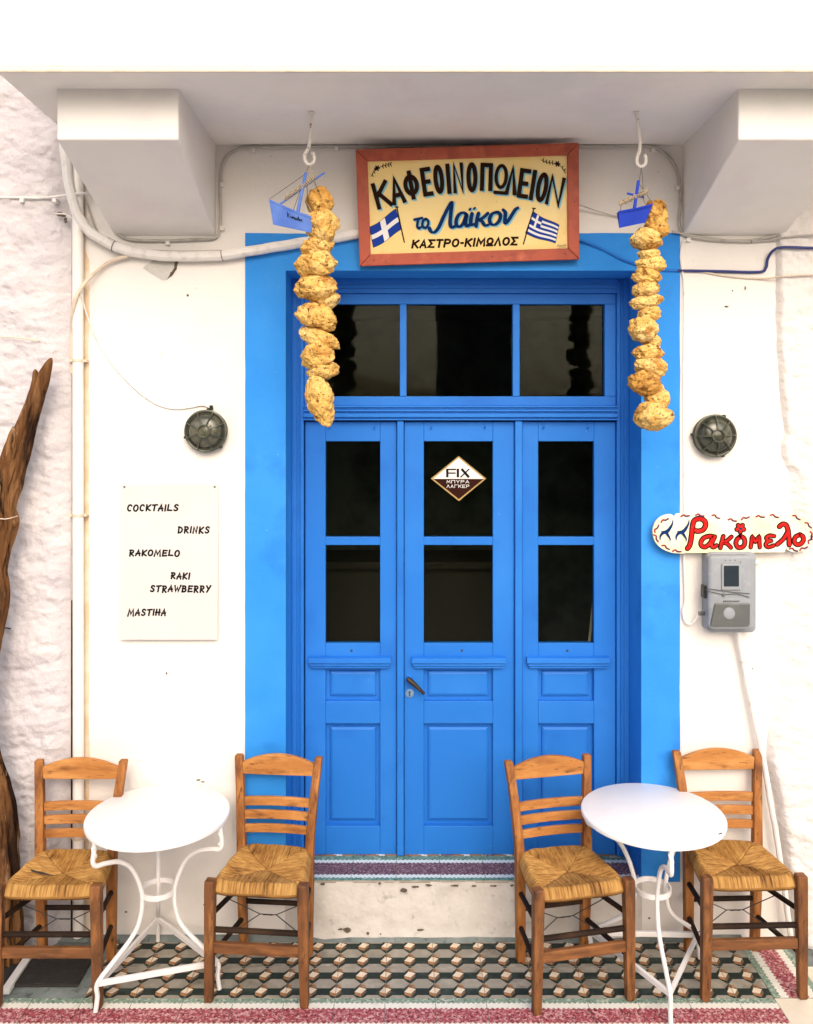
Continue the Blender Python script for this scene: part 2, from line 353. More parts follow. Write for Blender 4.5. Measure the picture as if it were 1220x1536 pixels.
def glass_mat():
    m = bpy.data.materials.new('window_glass'); g = NT(m)
    tr = g.add('ShaderNodeBsdfTransparent'); tr.inputs[0].default_value = (.88, .92, .88, 1)
    gl = g.add('ShaderNodeBsdfGlossy'); gl.inputs['Roughness'].default_value = .015; gl.inputs[0].default_value = (.15, .152, .142, 1)
    fr = g.add('ShaderNodeFresnel'); fr.inputs[0].default_value = 1.42
    tc = g.add('ShaderNodeTexCoord'); nz = g.add('ShaderNodeTexNoise'); nz.inputs['Scale'].default_value = 3
    bp = g.add('ShaderNodeBump'); bp.inputs['Strength'].default_value = .03; bp.inputs['Distance'].default_value = .02
    g.link(tc.outputs['Object'], nz.inputs['Vector']); g.link(nz.outputs[0], bp.inputs['Height']); g.link(bp.outputs[0], gl.inputs['Normal'])
    mx = g.add('ShaderNodeMixShader'); g.link(fr.outputs[0], mx.inputs[0]); g.link(tr.outputs[0], mx.inputs[1]); g.link(gl.outputs[0], mx.inputs[2])
    g.link(mx.outputs[0], g.out.inputs[0]); return m
GLASS = glass_mat()

def rush_mat():
    m = bpy.data.materials.new('woven_rush'); g = NT(m)
    at = g.add('ShaderNodeAttribute', attribute_name='tone')
    cr = g.add('ShaderNodeValToRGB'); e = cr.color_ramp.elements
    e[0].position = 0; e[0].color = (.07, .028, .008, 1); e[1].position = 1; e[1].color = (.54, .32, .10, 1)
    k = cr.color_ramp.elements.new(.45); k.color = (.32, .155, .038, 1)
    oi = g.add('ShaderNodeObjectInfo'); tc = g.add('ShaderNodeTexCoord')
    ad = g.add('ShaderNodeVectorMath', operation='ADD'); g.link(tc.outputs['Object'], ad.inputs[0]); g.link(oi.outputs['Random'], ad.inputs[1])
    nz = g.add('ShaderNodeTexNoise'); nz.inputs['Scale'].default_value = 9; g.link(ad.outputs[0], nz.inputs['Vector'])
    ma = g.add('ShaderNodeMath', operation='MULTIPLY_ADD'); ma.inputs[1].default_value = .9; ma.inputs[2].default_value = -.45
    g.link(nz.outputs[0], ma.inputs[0])
    su = g.add('ShaderNodeMath', operation='ADD'); g.link(ma.outputs[0], su.inputs[0]); g.link(at.outputs['Fac'], su.inputs[1])
    g.link(su.outputs[0], cr.inputs[0]); g.link(cr.outputs[0], g.b.inputs['Base Color'])
    g.b.inputs['Roughness'].default_value = .75; g.b.inputs['Specular IOR Level'].default_value = .25
    return m
RUSH = rush_mat()

# ------------------------------------------------------------------ ground and terrace floor
m = MB(); m.box(-30, 30, -8.95, -.62, -.30, -.014); tag(m.build('street', STREET), 'pale concrete lane in front of the café terrace', kind='structure')
m = MB(); m.box(-3.2, 2.6, -.615, .0, -.05, -.004)
floor = tag(m.build('terrace_floor', CEMENT), 'terrace floor of patterned cement tiles before the café wall', kind='structure')

def clip(poly, x0, x1, y0, y1):
    def cut(P, ins, inter):
        out = []
        for i in range(len(P)):
            a, b = P[i - 1], P[i]
            if ins(b):
                if not ins(a): out.append(inter(a, b))
                out.append(b)
            elif ins(a): out.append(inter(a, b))
        return out
    def ix(v): return lambda a, b: (v, a[1] + (b[1] - a[1]) * (v - a[0]) / (b[0] - a[0]))
    def iy(v): return lambda a, b: (a[0] + (b[0] - a[0]) * (v - a[1]) / (b[1] - a[1]), v)
    for ins, it in ((lambda p: p[0] >= x0, ix(x0)), (lambda p: p[0] <= x1, ix(x1)), (lambda p: p[1] >= y0, iy(y0)), (lambda p: p[1] <= y1, iy(y1))):
        if not poly: return []
        poly = cut(poly, ins, it)
    return poly

TS = .2; GAP = .0011
def tile_base(x0, x1, v0, v1, mats):
    m = MB(); m.mi = 0
    m.box(x0, x1, -v1, -v0, -.012, 0)
    return m
def cube_tile(x0=0., x1=TS, v0=0., v1=TS):
    """u to the right, v towards the camera (y = -v)"""
    a, b, c, d = x0 + GAP, x1 - GAP, v0 + GAP, v1 - GAP
    m = tile_base(a, b, c, d, None); lay = [.00012, .00024, .00036]
    def put(mi, poly, k):
        q = clip(poly, a, b, c, d)
        if len(q) > 2: m.mi = mi; m.face([(x, -y, lay[k]) for x, y in q])
    for vc in (-.035, .065, .165, .265):
        put(1, [(-.05, vc - .025), (.25, vc - .025), (.25, vc + .017), (-.05, vc + .017)], 0)
        for k in range(-1, 4):
            u = k * .1
            # grey hexagon tips above and below, then the little cube
            put(1, [(u - .028, vc + .017), (u + .028, vc + .017), (u + .003, vc + .046), (u - .003, vc + .046)], 0)
            put(1, [(u - .024, vc - .025), (u + .024, vc - .025), (u + .003, vc - .050), (u - .003, vc - .050)], 0)
            put(4, [(u - .012, vc - .027), (u - .002, vc - .046), (u + .010, vc - .040), (u + .002, vc - .020)], 1)
            put(3, [(u - .001, vc - .050), (u + .016, vc - .046), (u + .020, vc - .028), (u + .006, vc - .026)], 1)
            put(2, [(u - .024, vc - .002), (u - .006, vc - .030), (u + .023, vc - .020), (u + .004, vc + .008)], 2)
            put(3, [(u - .024, vc - .002), (u + .004, vc + .008), (u + .003, vc + .028), (u - .022, vc + .016)], 2)
            put(4, [(u + .004, vc + .008), (u + .023, vc - .020), (u + .021, vc + .004), (u + .003, vc + .028)], 2)
    return m
CT = [T_GREY, T_DARK, T_CREAM, T_ORANGE, T_BROWN]
def zig(y, amp, n, x0, x1, ph=0):
    return [(x0 + (x1 - x0) * i / n, y + (amp if (i + ph) % 2 else -amp)) for i in range(n + 1)]
def border_tile(x0=0., x1=TS, B=(.029, .060, .142, .173)):
    """bands across v: green, white, red, white, green with toothed edges"""
    a, b = x0 + GAP, x1 - GAP; n = max(6, int((b - a) / .0095) // 2 * 2)
    L = [[(a, GAP), (b, GAP)], zig(B[0], .0036, n, a, b), zig(B[1], .0048, n, a, b), zig(B[2], .0048, n, a, b), zig(B[3], .0036, n, a, b), [(a, TS - GAP), (b, TS - GAP)]]
    m = tile_base(a, b, GAP, TS - GAP, None)
    for i in range(5):
        m.mi = i + 1
        top, bot = L[i], L[i + 1]
        m.face([(x, -y, .00015) for x, y in top] + [(x, -y, .00015) for x, y in reversed(bot)])
    return m
BT = [T_GREY, T_SAGE, T_WHITE, T_RED, T_WHITE, T_SAGE]
_src = {}
def lay(key, maker, mats, x, v, z=0., parent=floor, name='tile', rz=0):
    if key not in _src: _src[key] = maker().build(name, mats, None).data; bpy.data.objects.remove([o for o in bpy.data.objects if o.data == _src[key]][0])
    o = bpy.data.objects.new(name, _src[key]); S.collection.objects.link(o); o.parent = parent
    o.location = Vector((x, -v, z + random.uniform(-.0006, .0006))) - parent_origin(parent); o.rotation_euler = (random.uniform(-.002, .002), random.uniform(-.002, .002), rz)
    return o
X0 = -.0745
BX = 1.475                                         # inner edge of the border column on the right
MATX0, MATX1 = -1.72, -1.275                       # cement patch with the doormat on the left
for row in range(2):
    for k in range(-6, 8):
        x = X0 + k * TS; e = BX - x
        if x < MATX1 - .01 and x + TS > MATX1: lay(('ct', 'l'), lambda: cube_tile(MATX1 - (X0 - 6 * TS) if False else .0, TS), CT, x, row * TS)
        elif x < MATX1: continue
        elif e >= TS - .001: lay('ct', cube_tile, CT, x, row * TS)
        elif e > .02: lay(('ct', 'r'), lambda: cube_tile(0, e), CT, x, row * TS)
    lay(('bt', 'col'), border_tile, BT, BX + TS, row * TS, rz=0) if False else lay('bt', border_tile, BT, BX, row * TS + TS, rz=R(90))
for k in range(-9, 8):
    x = X0 + k * TS; e = BX - x
    if e >= TS - .001: lay('bt', border_tile, BT, x, .4)
    elif e > .02: lay(('bt', 'r'), lambda: border_tile(0, e), BT, x, .4)
def plain_tile():
    m = MB(); m.box(GAP, TS - GAP, -TS + GAP, -GAP, -.012, 0); return m
for k in range(4):
    lay('pl', plain_tile, T_PLAIN, BX + k * TS, .4); 
    if k: lay('pl', plain_tile, T_PLAIN, BX + k * TS, .2)
# cement fillet where the tiles meet the wall, uneven front edge
m = MB(); N = 160; xs = [-1.9 + 3.4 * i / N for i in range(N + 1)]
f = [.034 + .010 * noise.noise(Vector((x * 3, 1, 0))) + .004 * noise.noise(Vector((x * 25, 5, 0))) for x in xs]
for i in range(N):
    a, b = xs[i], xs[i + 1]
    m.face([(a, -.0005, .016), (b, -.0005, .016), (b, -f[i + 1] * .6, .008), (a, -f[i] * .6, .008)])
    m.face([(a, -f[i] * .6, .008), (b, -f[i + 1] * .6, .008), (b, -f[i + 1], .0008), (a, -f[i], .0008)])
m.build('cement_fillet', CEMENT, floor, smooth=True)

# ------------------------------------------------------------------ the café building
OXL, OXR, OTOP, OBOT = -.528, 1.059, 2.973, .258       # door opening
SXL, SXR, STOP = -.706, 1.228, 3.136                   # outer edge of the blue surround
REV = .228                                             # how deep the door sits
SOF = H + (VY - 218) / SC                              # soffit height
cafe = thing('cafe_building', (.2655, 0, 0), 'white plastered café front with a blue three-leaf door under a balcony', 'building')
m = MB()
m.box(-1.475, OXL, 0, .35, -.02, SOF); m.box(OXR, 2.6, 0, .35, -.02, SOF); m.box(OXL, OXR, 0, .35, OTOP, SOF)
m.box(-1.475, 2.6, .0, .35, SOF + .16, 7)
m.build('wall', PLASTER, cafe)
# step: whitewashed riser, a little lumpy
m = MB(); nx, nz = 110, 16; g = []
for j in range(nz + 1):
    row = []
    for i in range(nx + 1):
        x = OXL + (OXR - OXL) * i / nx; z = -.01 + (OBOT - .006 + .01) * j / nz
        e = .010 * fbm(Vector((x * 5, 3, z * 7)), 4) + (.012 * max(0, 1 - z / .05))
        if i in (0, nx): e = 0
        row.append((x, -.004 - max(-.003, e), z))
    g.append(row)
m.hull(g, closed=False, caps=False); m.face([g[nz][0], (OXL, .04, OBOT - .006), (OXR, .04, OBOT - .006), g[nz][nx]][::-1])
step = m.build('step', RISER, cafe, smooth=True)
m = MB(); m.box(OXL, OXR, .035, .34, -.02, OBOT - .012); m.build('step_core', RISER, step)
# threshold tiles: the same border tile in plum, then a strip of the stair-patterned tile up to the door
PT = [T_GREY, T_TEAL, T_ICE, T_PLUM, T_ICE, T_TEAL]
def stair_tile():
    m = MB(); d = .05
    m.box(GAP, TS - GAP, -d, -GAP, -.012, 0)
    def put(mi, p, k): m.mi = mi; m.face([(x, -y, .00012 * (k + 1)) for x, y in p])
    put(1, [(GAP, .034), (TS - GAP, .034), (TS - GAP, d), (GAP, d)], 0)
    put(2, [(.01, .001), (.09, .001), (.09, .016), (.075, .016), (.075, .024), (.06, .024), (.06, .033), (.01, .033)], 1)
    put(3, [(.090, .001), (.112, .001), (.112, .010), (.128, .010), (.128, .020), (.145, .020), (.145, .033), (.118, .033), (.118, .022), (.104, .022), (.104, .012), (.09, .012)], 2)
    put(4, [(.0, .016), (.01, .016), (.01, .034), (0.001, .034)], 1)
    return m
ST = [T_ORANGE, T_TEAL, T_PLUM, T_WHITE, T_SAGE]
k = 0; x = OXL
edges = [OXL, -.435] + [-.435 + .2 * i for i in range(1, 8)] + [OXR]
for a, b in zip(edges[:-1], edges[1:]):
    wdt = round(b - a, 3)
    if wdt < .01: continue
    lay(('th', wdt), lambda: border_tile(0, b - a, (.020, .046, .150, .176)), PT, a, -.200 + .004, OBOT, step, 'threshold_tile')
    if wdt > .19: lay('stair', stair_tile, ST, a, -.200 + .004 - .0505, OBOT, step, 'threshold_tile')
# blue surround: a coat of paint on the wall with a wavering brushed edge, and the painted reveal
m = MB(); T = .004
def wav(a, s): return .0025 * noise.noise(Vector((a * 5, s, 0))) + .0015 * noise.noise(Vector((a * 30, s, 2)))
zs = [OBOT - .006 + (OTOP - OBOT + .006) * i / 60 for i in range(61)]
for side in (0, 1):
    for i in range(60):
        for (a, b) in ((zs[i], zs[i + 1]),):
            if side == 0: p = [(SXL + wav(a, 1), -T, a), (OXL + .003, -T, a), (OXL + .003, -T, b), (SXL + wav(b, 1), -T, b)]
            else: p = [(OXR - .003, -T, a), (SXR + wav(a, 2), -T, a), (SXR + wav(b, 2), -T, b), (OXR - .003, -T, b)]
            m.face(p)
tx = [SXL + (SXR - SXL) * i / 60 for i in range(61)]
for i in range(60):
    a, b = tx[i], tx[i + 1]
    za, zb = STOP + wav(a, 3), STOP + wav(b, 3)
    if i == 0: a += wav(OTOP, 1)
    if i == 59: b += wav(OTOP, 2)
    m.face([(a, -T, OTOP), (b, -T, OTOP), (b, -T, zb), (a, -T, za)])
r3 = .003
m.face([(OXL + r3, -T, OBOT), (OXL + r3, .26, OBOT), (OXL + r3, .26, OTOP - r3), (OXL + r3, -T, OTOP - r3)])
m.face([(OXR - r3, -T, OBOT), (OXR - r3, .26, OBOT), (OXR - r3, .26, OTOP - r3), (OXR - r3, -T, OTOP - r3)])
m.face([(OXL + r3, -T, OTOP - r3), (OXR - r3, -T, OTOP - r3), (OXR - r3, .26, OTOP - r3), (OXL + r3, .26, OTOP - r3)])
m.face([(OXL + r3, -T, OTOP), (OXR - r3, -T, OTOP), (OXR - r3, -T, OTOP - r3), (OXL + r3, -T, OTOP - r3)])
m.build('door_surround', BLUEW, cafe)
# thin unpainted strip beside the surround's right edge
m = MB(); m.box(SXR + .006, SXR + .018, -.003, .0, .26, 3.1); m.build('plaster_bead', PLASTER, cafe, bevel=.002)

# door -----------------------------------------------------------------------------------------------
def P(px, py, y): return W(px, py, -y)
def dx(px): return (px - VX) * (D + REV) / F
def dz(py): return H - (py - VY) * (D + REV) / F
JL, JR = dx(456.5), dx(924)
m = MB()
for s, a, b in ((1, OXL + .004, JL), (-1, OXR - .004, JR)):
    for k, (t, y) in enumerate(((0, .196), (.42, .202), (.62, .197), (.70, .205))):
        t2 = (.42, .62, .70, 1.0)[k]
        q = sorted((a + (b - a) * t, a + (b - a) * t2)); m.box(q[0], q[1], y, .30, OBOT + .001, OTOP - .004)
zt = dz(440.5)
for z0, z1, y in ((2.945, OTOP - .004, .194), (2.925, 2.945, .200), (zt, 2.925, .206)): m.box(JL, JR, y, .30, z0, z1)
m.build('door_frame', BLUE, cafe, bevel=.002)
# transom light
ze, zf = dz(609), dz(630.5)
m = MB(); yf = .224
px_p = [(474, 600), (610, 769), (779.5, 907)]; za, zb = dz(594.6), dz(456.3)
m.box(JL + .0005, JR - .0005, yf, .268, zb, zt - .0005); m.box(JL + .0005, JR - .0005, yf, .268, ze, za)
xs_ = [JL + .0005] + [dx(q) for p in px_p for q in p] + [JR - .0005]
for a, b in zip(xs_[0::2], xs_[1::2]): m.box(a, b, yf + (.0 if a < JL + .01 or b > JR - .01 else -.004), .268, za, zb)
tr = m.build('transom_window', BLUE, cafe, bevel=.003)
for a, b in px_p:
    m = MB(); m.box(dx(a) - .004, dx(b) + .004, .250, .253, za - .004, zb + .004); m.build('glass_pane', GLASS, tr)
m = MB(); hgt = (ze - zf)
for k, (t0, t1, y) in enumerate(((0, .12, .190), (.12, .26, .200), (.26, .40, .192), (.40, .52, .202), (.52, .80, .188), (.80, .90, .198), (.90, 1, .192))):
    m.box(JL + .0005, JR - .0005, y, .30, ze - hgt * t1, ze - hgt * t0 - .0003)
m.build('transom_bar', BLUE, cafe, bevel=.0025)
for a, b in ((595.7, 606), (772, 783)):
    m = MB(); m.box(dx(a), dx(b), .205, .275, OBOT + .003, zf - .002); m.build('door_post', BLUE, cafe, bevel=.004)
LEAF = [(458, 595.2, 488.6, 570.4, 464, 587, 527.5), (606.7, 771.5, 636, 739.5, 617.8, 758.5, 693), (783.7, 923.5, 807.6, 891.2, 789.5, 913.4, 851)]
rowz = [632, 662, 805.5, 817.8, 965, 1002, 1052, 1085.5, 1239, 1282]
for li, (a, b, c, d, e, f, hp) in enumerate(LEAF):
    xa, xb, xc, xd = dx(a), dx(b), dx(c), dx(d); Y0, Y1 = REV, .27
    Zr = [dz(q) for q in rowz]
    m = MB()
    m.box(xa, xc, Y0, Y1, Zr[-1], Zr[0] - .002); m.box(xd, xb, Y0, Y1, Zr[-1], Zr[0] - .002)
    for q0, q1 in ((0, 1), (4, 5), (6, 7), (8, 9)): m.box(xc, xd, Y0, Y1, Zr[q1], Zr[q0] - (.002 if q0 == 0 else 0))
    leaf = m.build('door_leaf', BLUE, cafe, bevel=.003)
    tag(leaf, ('blue door leaf left of the handle', 'middle blue door leaf with the handle', 'blue door leaf on the right')[li])
    m = MB(); m.box(xc - .002, xd + .002, Y0 + .004, Y1, Zr[3], Zr[2]); m.build('muntin', BLUE, leaf, bevel=.003)
    for q0, q1 in ((1, 2), (3, 4)):
        m = MB(); m.box(xc - .004, xd + .004, .250, .253, Zr[q1] - .004, Zr[q0] + .004); m.build('glass_pane', GLASS, leaf)
    for q0, q1 in ((5, 6), (7, 8)):
        z0, z1 = Zr[q1], Zr[q0]; s = .020; t = .008
        R0 = lambda i, y: [(xc - .001 + i, y, z0 - .001 + i), (xd + .001 - i, y, z0 - .001 + i), (xd + .001 - i, y, z1 + .001 - i), (xc - .001 + i, y, z1 + .001 - i)]
        m = MB(); m.hull([R0(0, .268), R0(0, .256), R0(s, .256), R0(s + .003, .246), R0(s + t + .006, .241)])
        m.build('panel', BLUE, leaf)
    m = MB(); p0, p1 = dx(e), dx(f); z1, z0 = dz(985.5), dz(1001); hh = z1 - z0
    m.hull([[(p0 - .0, .200, z1), (p1 + .0, .200, z1), (p1, REV + .001, z1 + .006), (p0, REV + .001, z1 + .006)],
            [(p0, .198, z0 + hh * .52), (p1, .198, z0 + hh * .52), (p1, REV + .001, z0 + hh * .52), (p0, REV + .001, z0 + hh * .52)]])
    for t0, t1, y, i in ((.44, .52, .220, .010), (.24, .44, .203, .006), (.18, .24, .222, .014), (0, .18, .209, .012)):
        m.box(p0 + i, p1 - i, y, REV + .001, z0 + hh * t0, z0 + hh * t1)
    m.build('drip_moulding', BLUE, leaf, bevel=.0015)
    m = MB(); m.lathe([(.0001, .0), (.0055, .0), (.0055, .0016), (.0001, .0016)], (dx(hp), REV, dz(976)), 12, 'y'); m.build('peg_hole', WIRE, leaf)
    for hx in ((495, 562), (647, 727), (815, 882))[li]:
        c = Vector((dx(hx), REV - .001, dz(642)))
        m = MB(); m.tube([c, c + Vector((0, -.014, 0)), c + Vector((.002, -.018, .010))], .0035, 6); m.build('curtain_hook', BLUE, leaf, smooth=True)
    if li == 1:
        c = Vector((dx(614.2), REV, dz(1017)))
        m = MB(); m.lathe([(.0001, 0), (.017, 0), (.017, .004), (.012, .008), (.0095, .026), (.0001, .026)], c, 24, 'y'); ros = m.build('handle_rose', BLUE, leaf, smooth=True)
        m = MB(); q = c + Vector((0, -.032, 0))
        pts = [q + Vector((-.010, 0, .008)), q, q + Vector((.022, -.004, -.018)), q + Vector((.046, -.006, -.040)), q + Vector((.068, -.002, -.063))]
        m.tube(smooth_path(pts, 5), [.010 + .002 * math.sin(i * .25) for i in range(21)], 10); m.build('handle', HANDLE, leaf, smooth=True)
        c = Vector((dx(614.8), REV, dz(1040)))
        m = MB(); m.lathe([(.0001, 0), (.021, 0), (.021, .002), (.018, .0045), (.0001, .005)], c, 28, 'y'); m.build('keyhole_plate', PLATE, leaf, smooth=True)
        m = MB(); m.prism([(c.x - .0035, c.z - .013), (c.x + .0035, c.z - .013), (c.x + .003, c.z + .002), (c.x + .006, c.z + .007), (c.x, c.z + .012), (c.x - .006, c.z + .007), (c.x - .003, c.z + .002)], REV - .0055, REV - .003); m.build('keyhole', WIRE, leaf)

# room behind the glass
m = MB()
x0, x1, y0, y1, z0, z1 = -2.2, 2.8, .352, 4.5, .20, 3.3
m.face([(x0, y0, z0), (x1, y0, z0), (x1, y1, z0), (x0, y1, z0)]); m.face([(x0, y0, z1), (x1, y0, z1), (x1, y1, z1), (x0, y1, z1)])
m.face([(x0, y1, z0), (x1, y1, z0), (x1, y1, z1), (x0, y1, z1)]); m.face([(x0, y0, z0), (x0, y1, z0), (x0, y1, z1), (x0, y0, z1)]); m.face([(x1, y0, z0), (x1, y1, z0), (x1, y1, z1), (x1, y0, z1)])
m.face([(x0, y0, z0), (OXL, y0, z0), (OXL, y0, z1), (x0, y0, z1)]); m.face([(OXR, y0, z0), (x1, y0, z0), (x1, y0, z1), (OXR, y0, z1)]); m.face([(OXL, y0, OTOP), (OXR, y0, OTOP), (OXR, y0, z1), (OXL, y0, z1)])
m.build('interior_room', DARK, cafe)
m = MB(); m.box(-1.4, .9, 2.4, 2.9, .2, 1.25)
ctr = m.build('bar_counter', DARKWOOD, None, org=(-.25, 2.65, .2)); tag(ctr, 'dark wooden bar counter dimly seen through the door glass', 'counter')
m = MB(); m.box(-1.45, .95, 2.35, 2.95, 1.251, 1.30); m.build('counter_top', DARKWOOD, ctr)
m = MB(); a, b = W(884, 965, -.34), W(893, 880, -.36); m.tube([Vector((a.x - .02, a.y, .22)), a, b], .007, 8)
tag(m.build('broom_handle', T_CREAM, None, org=(a.x, a.y, .2), smooth=True), 'pale broom handle leaning behind the lower right door pane', 'broom')

# balcony and its brackets
m = MB(); FZ = .79
m.box(-1.44, 2.6, -FZ, .35, SOF, SOF + .16); bal = m.build('balcony_slab', SOFFIT, cafe, bevel=.006)
m = MB(); m.box(-1.44, 2.6, -FZ - .003, -FZ + .12, SOF + .012, SOF + 1.1); m.build('balcony_parapet', PLASTER, cafe, bevel=.008)
m = MB(); m.box(-1.442, 2.6, -FZ - .0045, -FZ + .004, SOF - .002, SOF + .006); m.build('drip_edge', CREAMC, cafe)
for x0, x1 in ((-1.287, -.836), (1.24, 1.692)):
    m = MB(); BZ = .635
    zf_, zb_ = H + 1.064, H + .84
    for xa, xb in ((x0, x1),):
        r = lambda x: [(x, -BZ, SOF + .02), (x, -BZ, zf_), (x, .05, zb_ - .008), (x, .05, SOF + .02)]
        m.hull([r(xa), r(xb)])
    m.build('balcony_bracket', SOFFIT, cafe, bevel=.007, segs=3)

# chips and patches in the plaster
def chip(poly, d, mt, parent, name='plaster_chip', rag=.0015):
    m = MB(); P0 = [W(x, y, d) for x, y in poly]; out = []
    for i in range(len(P0)):
        a, b = P0[i], P0[(i + 1) % len(P0)]
        for k in range(3):
            q = a.lerp(b, k / 3); out.append(q + Vector((random.uniform(-rag, rag), 0, random.uniform(-rag, rag))))
    m.face(out); return m.build(name, mt, parent)
def blob(px, py, wx, wy): return [(px + wx / 2 * math.cos(q) * random.uniform(.55, 1.1), py + wy / 2 * math.sin(q) * random.uniform(.55, 1.1)) for q in [i * math.pi / 4 for i in range(8)]]
chip([(214, 402), (228, 391), (247, 388), (270, 391), (262, 404), (252, 420), (243, 421), (228, 411)], .0012, CHIPG, cafe)
chip([(262, 393), (268, 392), (265, 404), (258, 414), (251, 419), (256, 409), (262, 402)], .002, CHIPM, cafe)
for px, py, a, b in ((282, 443, 5, 4), (298, 1170, 9, 4), (305, 1173, 8, 3), (189, 1368, 5, 4), (306, 1357, 3, 3), (250, 1010, 3, 6), (1090, 460, 9, 3), (1118, 432, 3, 7), (1099, 436, 3, 3), (1129, 1003, 3, 3), (174, 345, 6, 6), (974, 1377, 4, 4)):
    chip(blob(px, py, a, b), .002, CHIPM, cafe, rag=.0005)
for px, py, a, b in ((605, 1335.5, 15, 9), (623, 1330.5, 13, 5), (643, 1328, 13, 4), (683, 1328.5, 15, 4), (711, 1329, 11, 4), (740, 1329, 16, 4), (768, 1328.5, 8, 4), (521, 1395, 17, 10), (511, 1394, 8, 4), (552, 1400, 6, 5), (571, 1401, 3, 3), (570, 1325, 5, 5), (484, 1326, 10, 4), (630, 1395, 14, 4)):
    chip(blob(px, py, a, b), .020, CHIPM, step, rag=.001)

# ------------------------------------------------------------------ rough neighbouring walls
def rough_wall(name, x0, x1, z1, prot, label, nx, nz, rise=1.0):
    m = MB(); g = []
    for j in range(nz + 1):
        row = []
        for i in range(nx + 1):
            x = x0 + (x1 - x0) * i / nx; z = -.03 + (z1 + .03) * j / nz
            p = Vector((x, 0, z))
            n1 = fbm(Vector((x * 3.2, 2, z * 4.6)), 3); n2 = fbm(Vector((x * 11, 7, z * 17)), 4)
            st = noise.voronoi(Vector((x * 3.4, 1, z * 5.0)))[0]; joint = min(.5, st[1] - st[0])
            n3 = noise.noise(Vector((x * 26 + 2 * n1, 3, z * 44)))
            e = .010 * n1 + .010 * n2 + .0045 * n3 + .010 * (joint * 2) ** .5
            q, a = prot(x, z)
            row.append((x, -(q + a * e), z))
        g.append(row)
    m.hull(g, closed=False, caps=False)
    m.face([g[0][0], g[nz][0], (x0, .35, z1), (x0, .35, -.03)]); m.face([g[0][nx], g[nz][nx], (x1, .35, z1), (x1, .35, -.03)])
    m.face([g[nz][0], g[nz][nx], (x1, .35, z1), (x0, .35, z1)])
    return tag(m.build(name, ROUGHL if x1 < 0 else ROUGH, None, smooth=True, ang=80), label, 'wall')
def protL(x, z):
    t = min(1, max(0, (-1.478 - x) / .10)); t = t * t * (3 - 2 * t)
    return -.012 + .03 * t + .05 * max(0, 1 - z / .9) * t, .35 + .65 * t
rough_wall('stone_wall', -2.5, -1.476, 6.5, protL, 'rough whitewashed stone wall left of the drainpipe, behind the driftwood trunk', 150, 900)
EP = [(0, 1.700), (.25, 1.682), (.67, 1.622), (1.0, 1.555), (1.37, 1.53), (1.75, 1.60), (2.05, 1.668), (2.15, 1.645), (2.25, 1.672), (2.40, 1.655), (2.75, 1.636), (7, 1.634)]
def edge_at(z):
    for (a, p), (b, q) in zip(EP[:-1], EP[1:]):
        if z <= b: return p + (q - p) * max(0, (z - a)) / (b - a)
    return EP[-1][1]
def protR(x, z):
    e = edge_at(z) + .006 * noise.noise(Vector((z * 9, 4, 0)))
    hb = min(1, max(0, (z - .8) / .3)) * min(1, max(0, (2.2 - z) / .4)); soft = .05 + .25 * hb
    t = min(1, max(0, (x - e) / soft)); s = t * t * (3 - 2 * t)
    low = max(0, 1 - z / 1.35)
    q = -.02 + (.046 - .012 * hb) * min(1, s * 1.3) + (.035 * s + .16 * max(0, x - e)) * low
    return q, .15 + .75 * s if t > 0 else .0
rough_wall('stone_wall', 1.44, 2.6, 6.5, protR, 'lumpy whitewashed wall bulging out at the right, beside the rightmost chair', 170, 900)
hole = thing('wall_hole', W(95, 322, .02), 'small dark hole broken in the left stone wall, with a loose wire end', 'hole')
chip(blob(92, 322, 20, 9) , .030, CHIPM, hole, 'hole_edge', .002)
chip(blob(99, 330, 7, 12), .031, CHIPM, hole, 'hole_edge', .002)
m = MB(); m.tube(smooth_path([W(108, 327, .04), W(97, 321, .05), W(82, 321, .05)], 5), .003, 6); m.build('wire_end', CABLEW, hole, smooth=True)

# ------------------------------------------------------------------ house across the lane (seen only mirrored in the glass)
opp = thing('opposite_house', (0, -9, 0), 'white house across the lane, mirrored dimly in the café glass', 'building')
m = MB(); OY = -9.0
m.box(.64, 1.68, OY - 3.4, OY, 2.651, 6.2); m.box(-5.6, -3.4, OY - 3.4, OY, 2.651, 6.0); m.build('upper_storey', OPPS, opp)
m = MB(); m.box(-14, 14, OY - .4, OY - .002, -.3, 2.60); m.build('ground_floor_wall', OPPS, opp)
m = MB(); m.box(-14, 14, OY - .46, OY + .05, 2.602, 2.65); m.build('coping', OPPO, opp)
for x in (-6.0, -2.6, 1.2, 4.2, 7.5):
    m = MB(); m.box(x - .5, x + .5, OY + .002, OY + .05, -.014, 2.0); m.build('door', OPPD, opp)
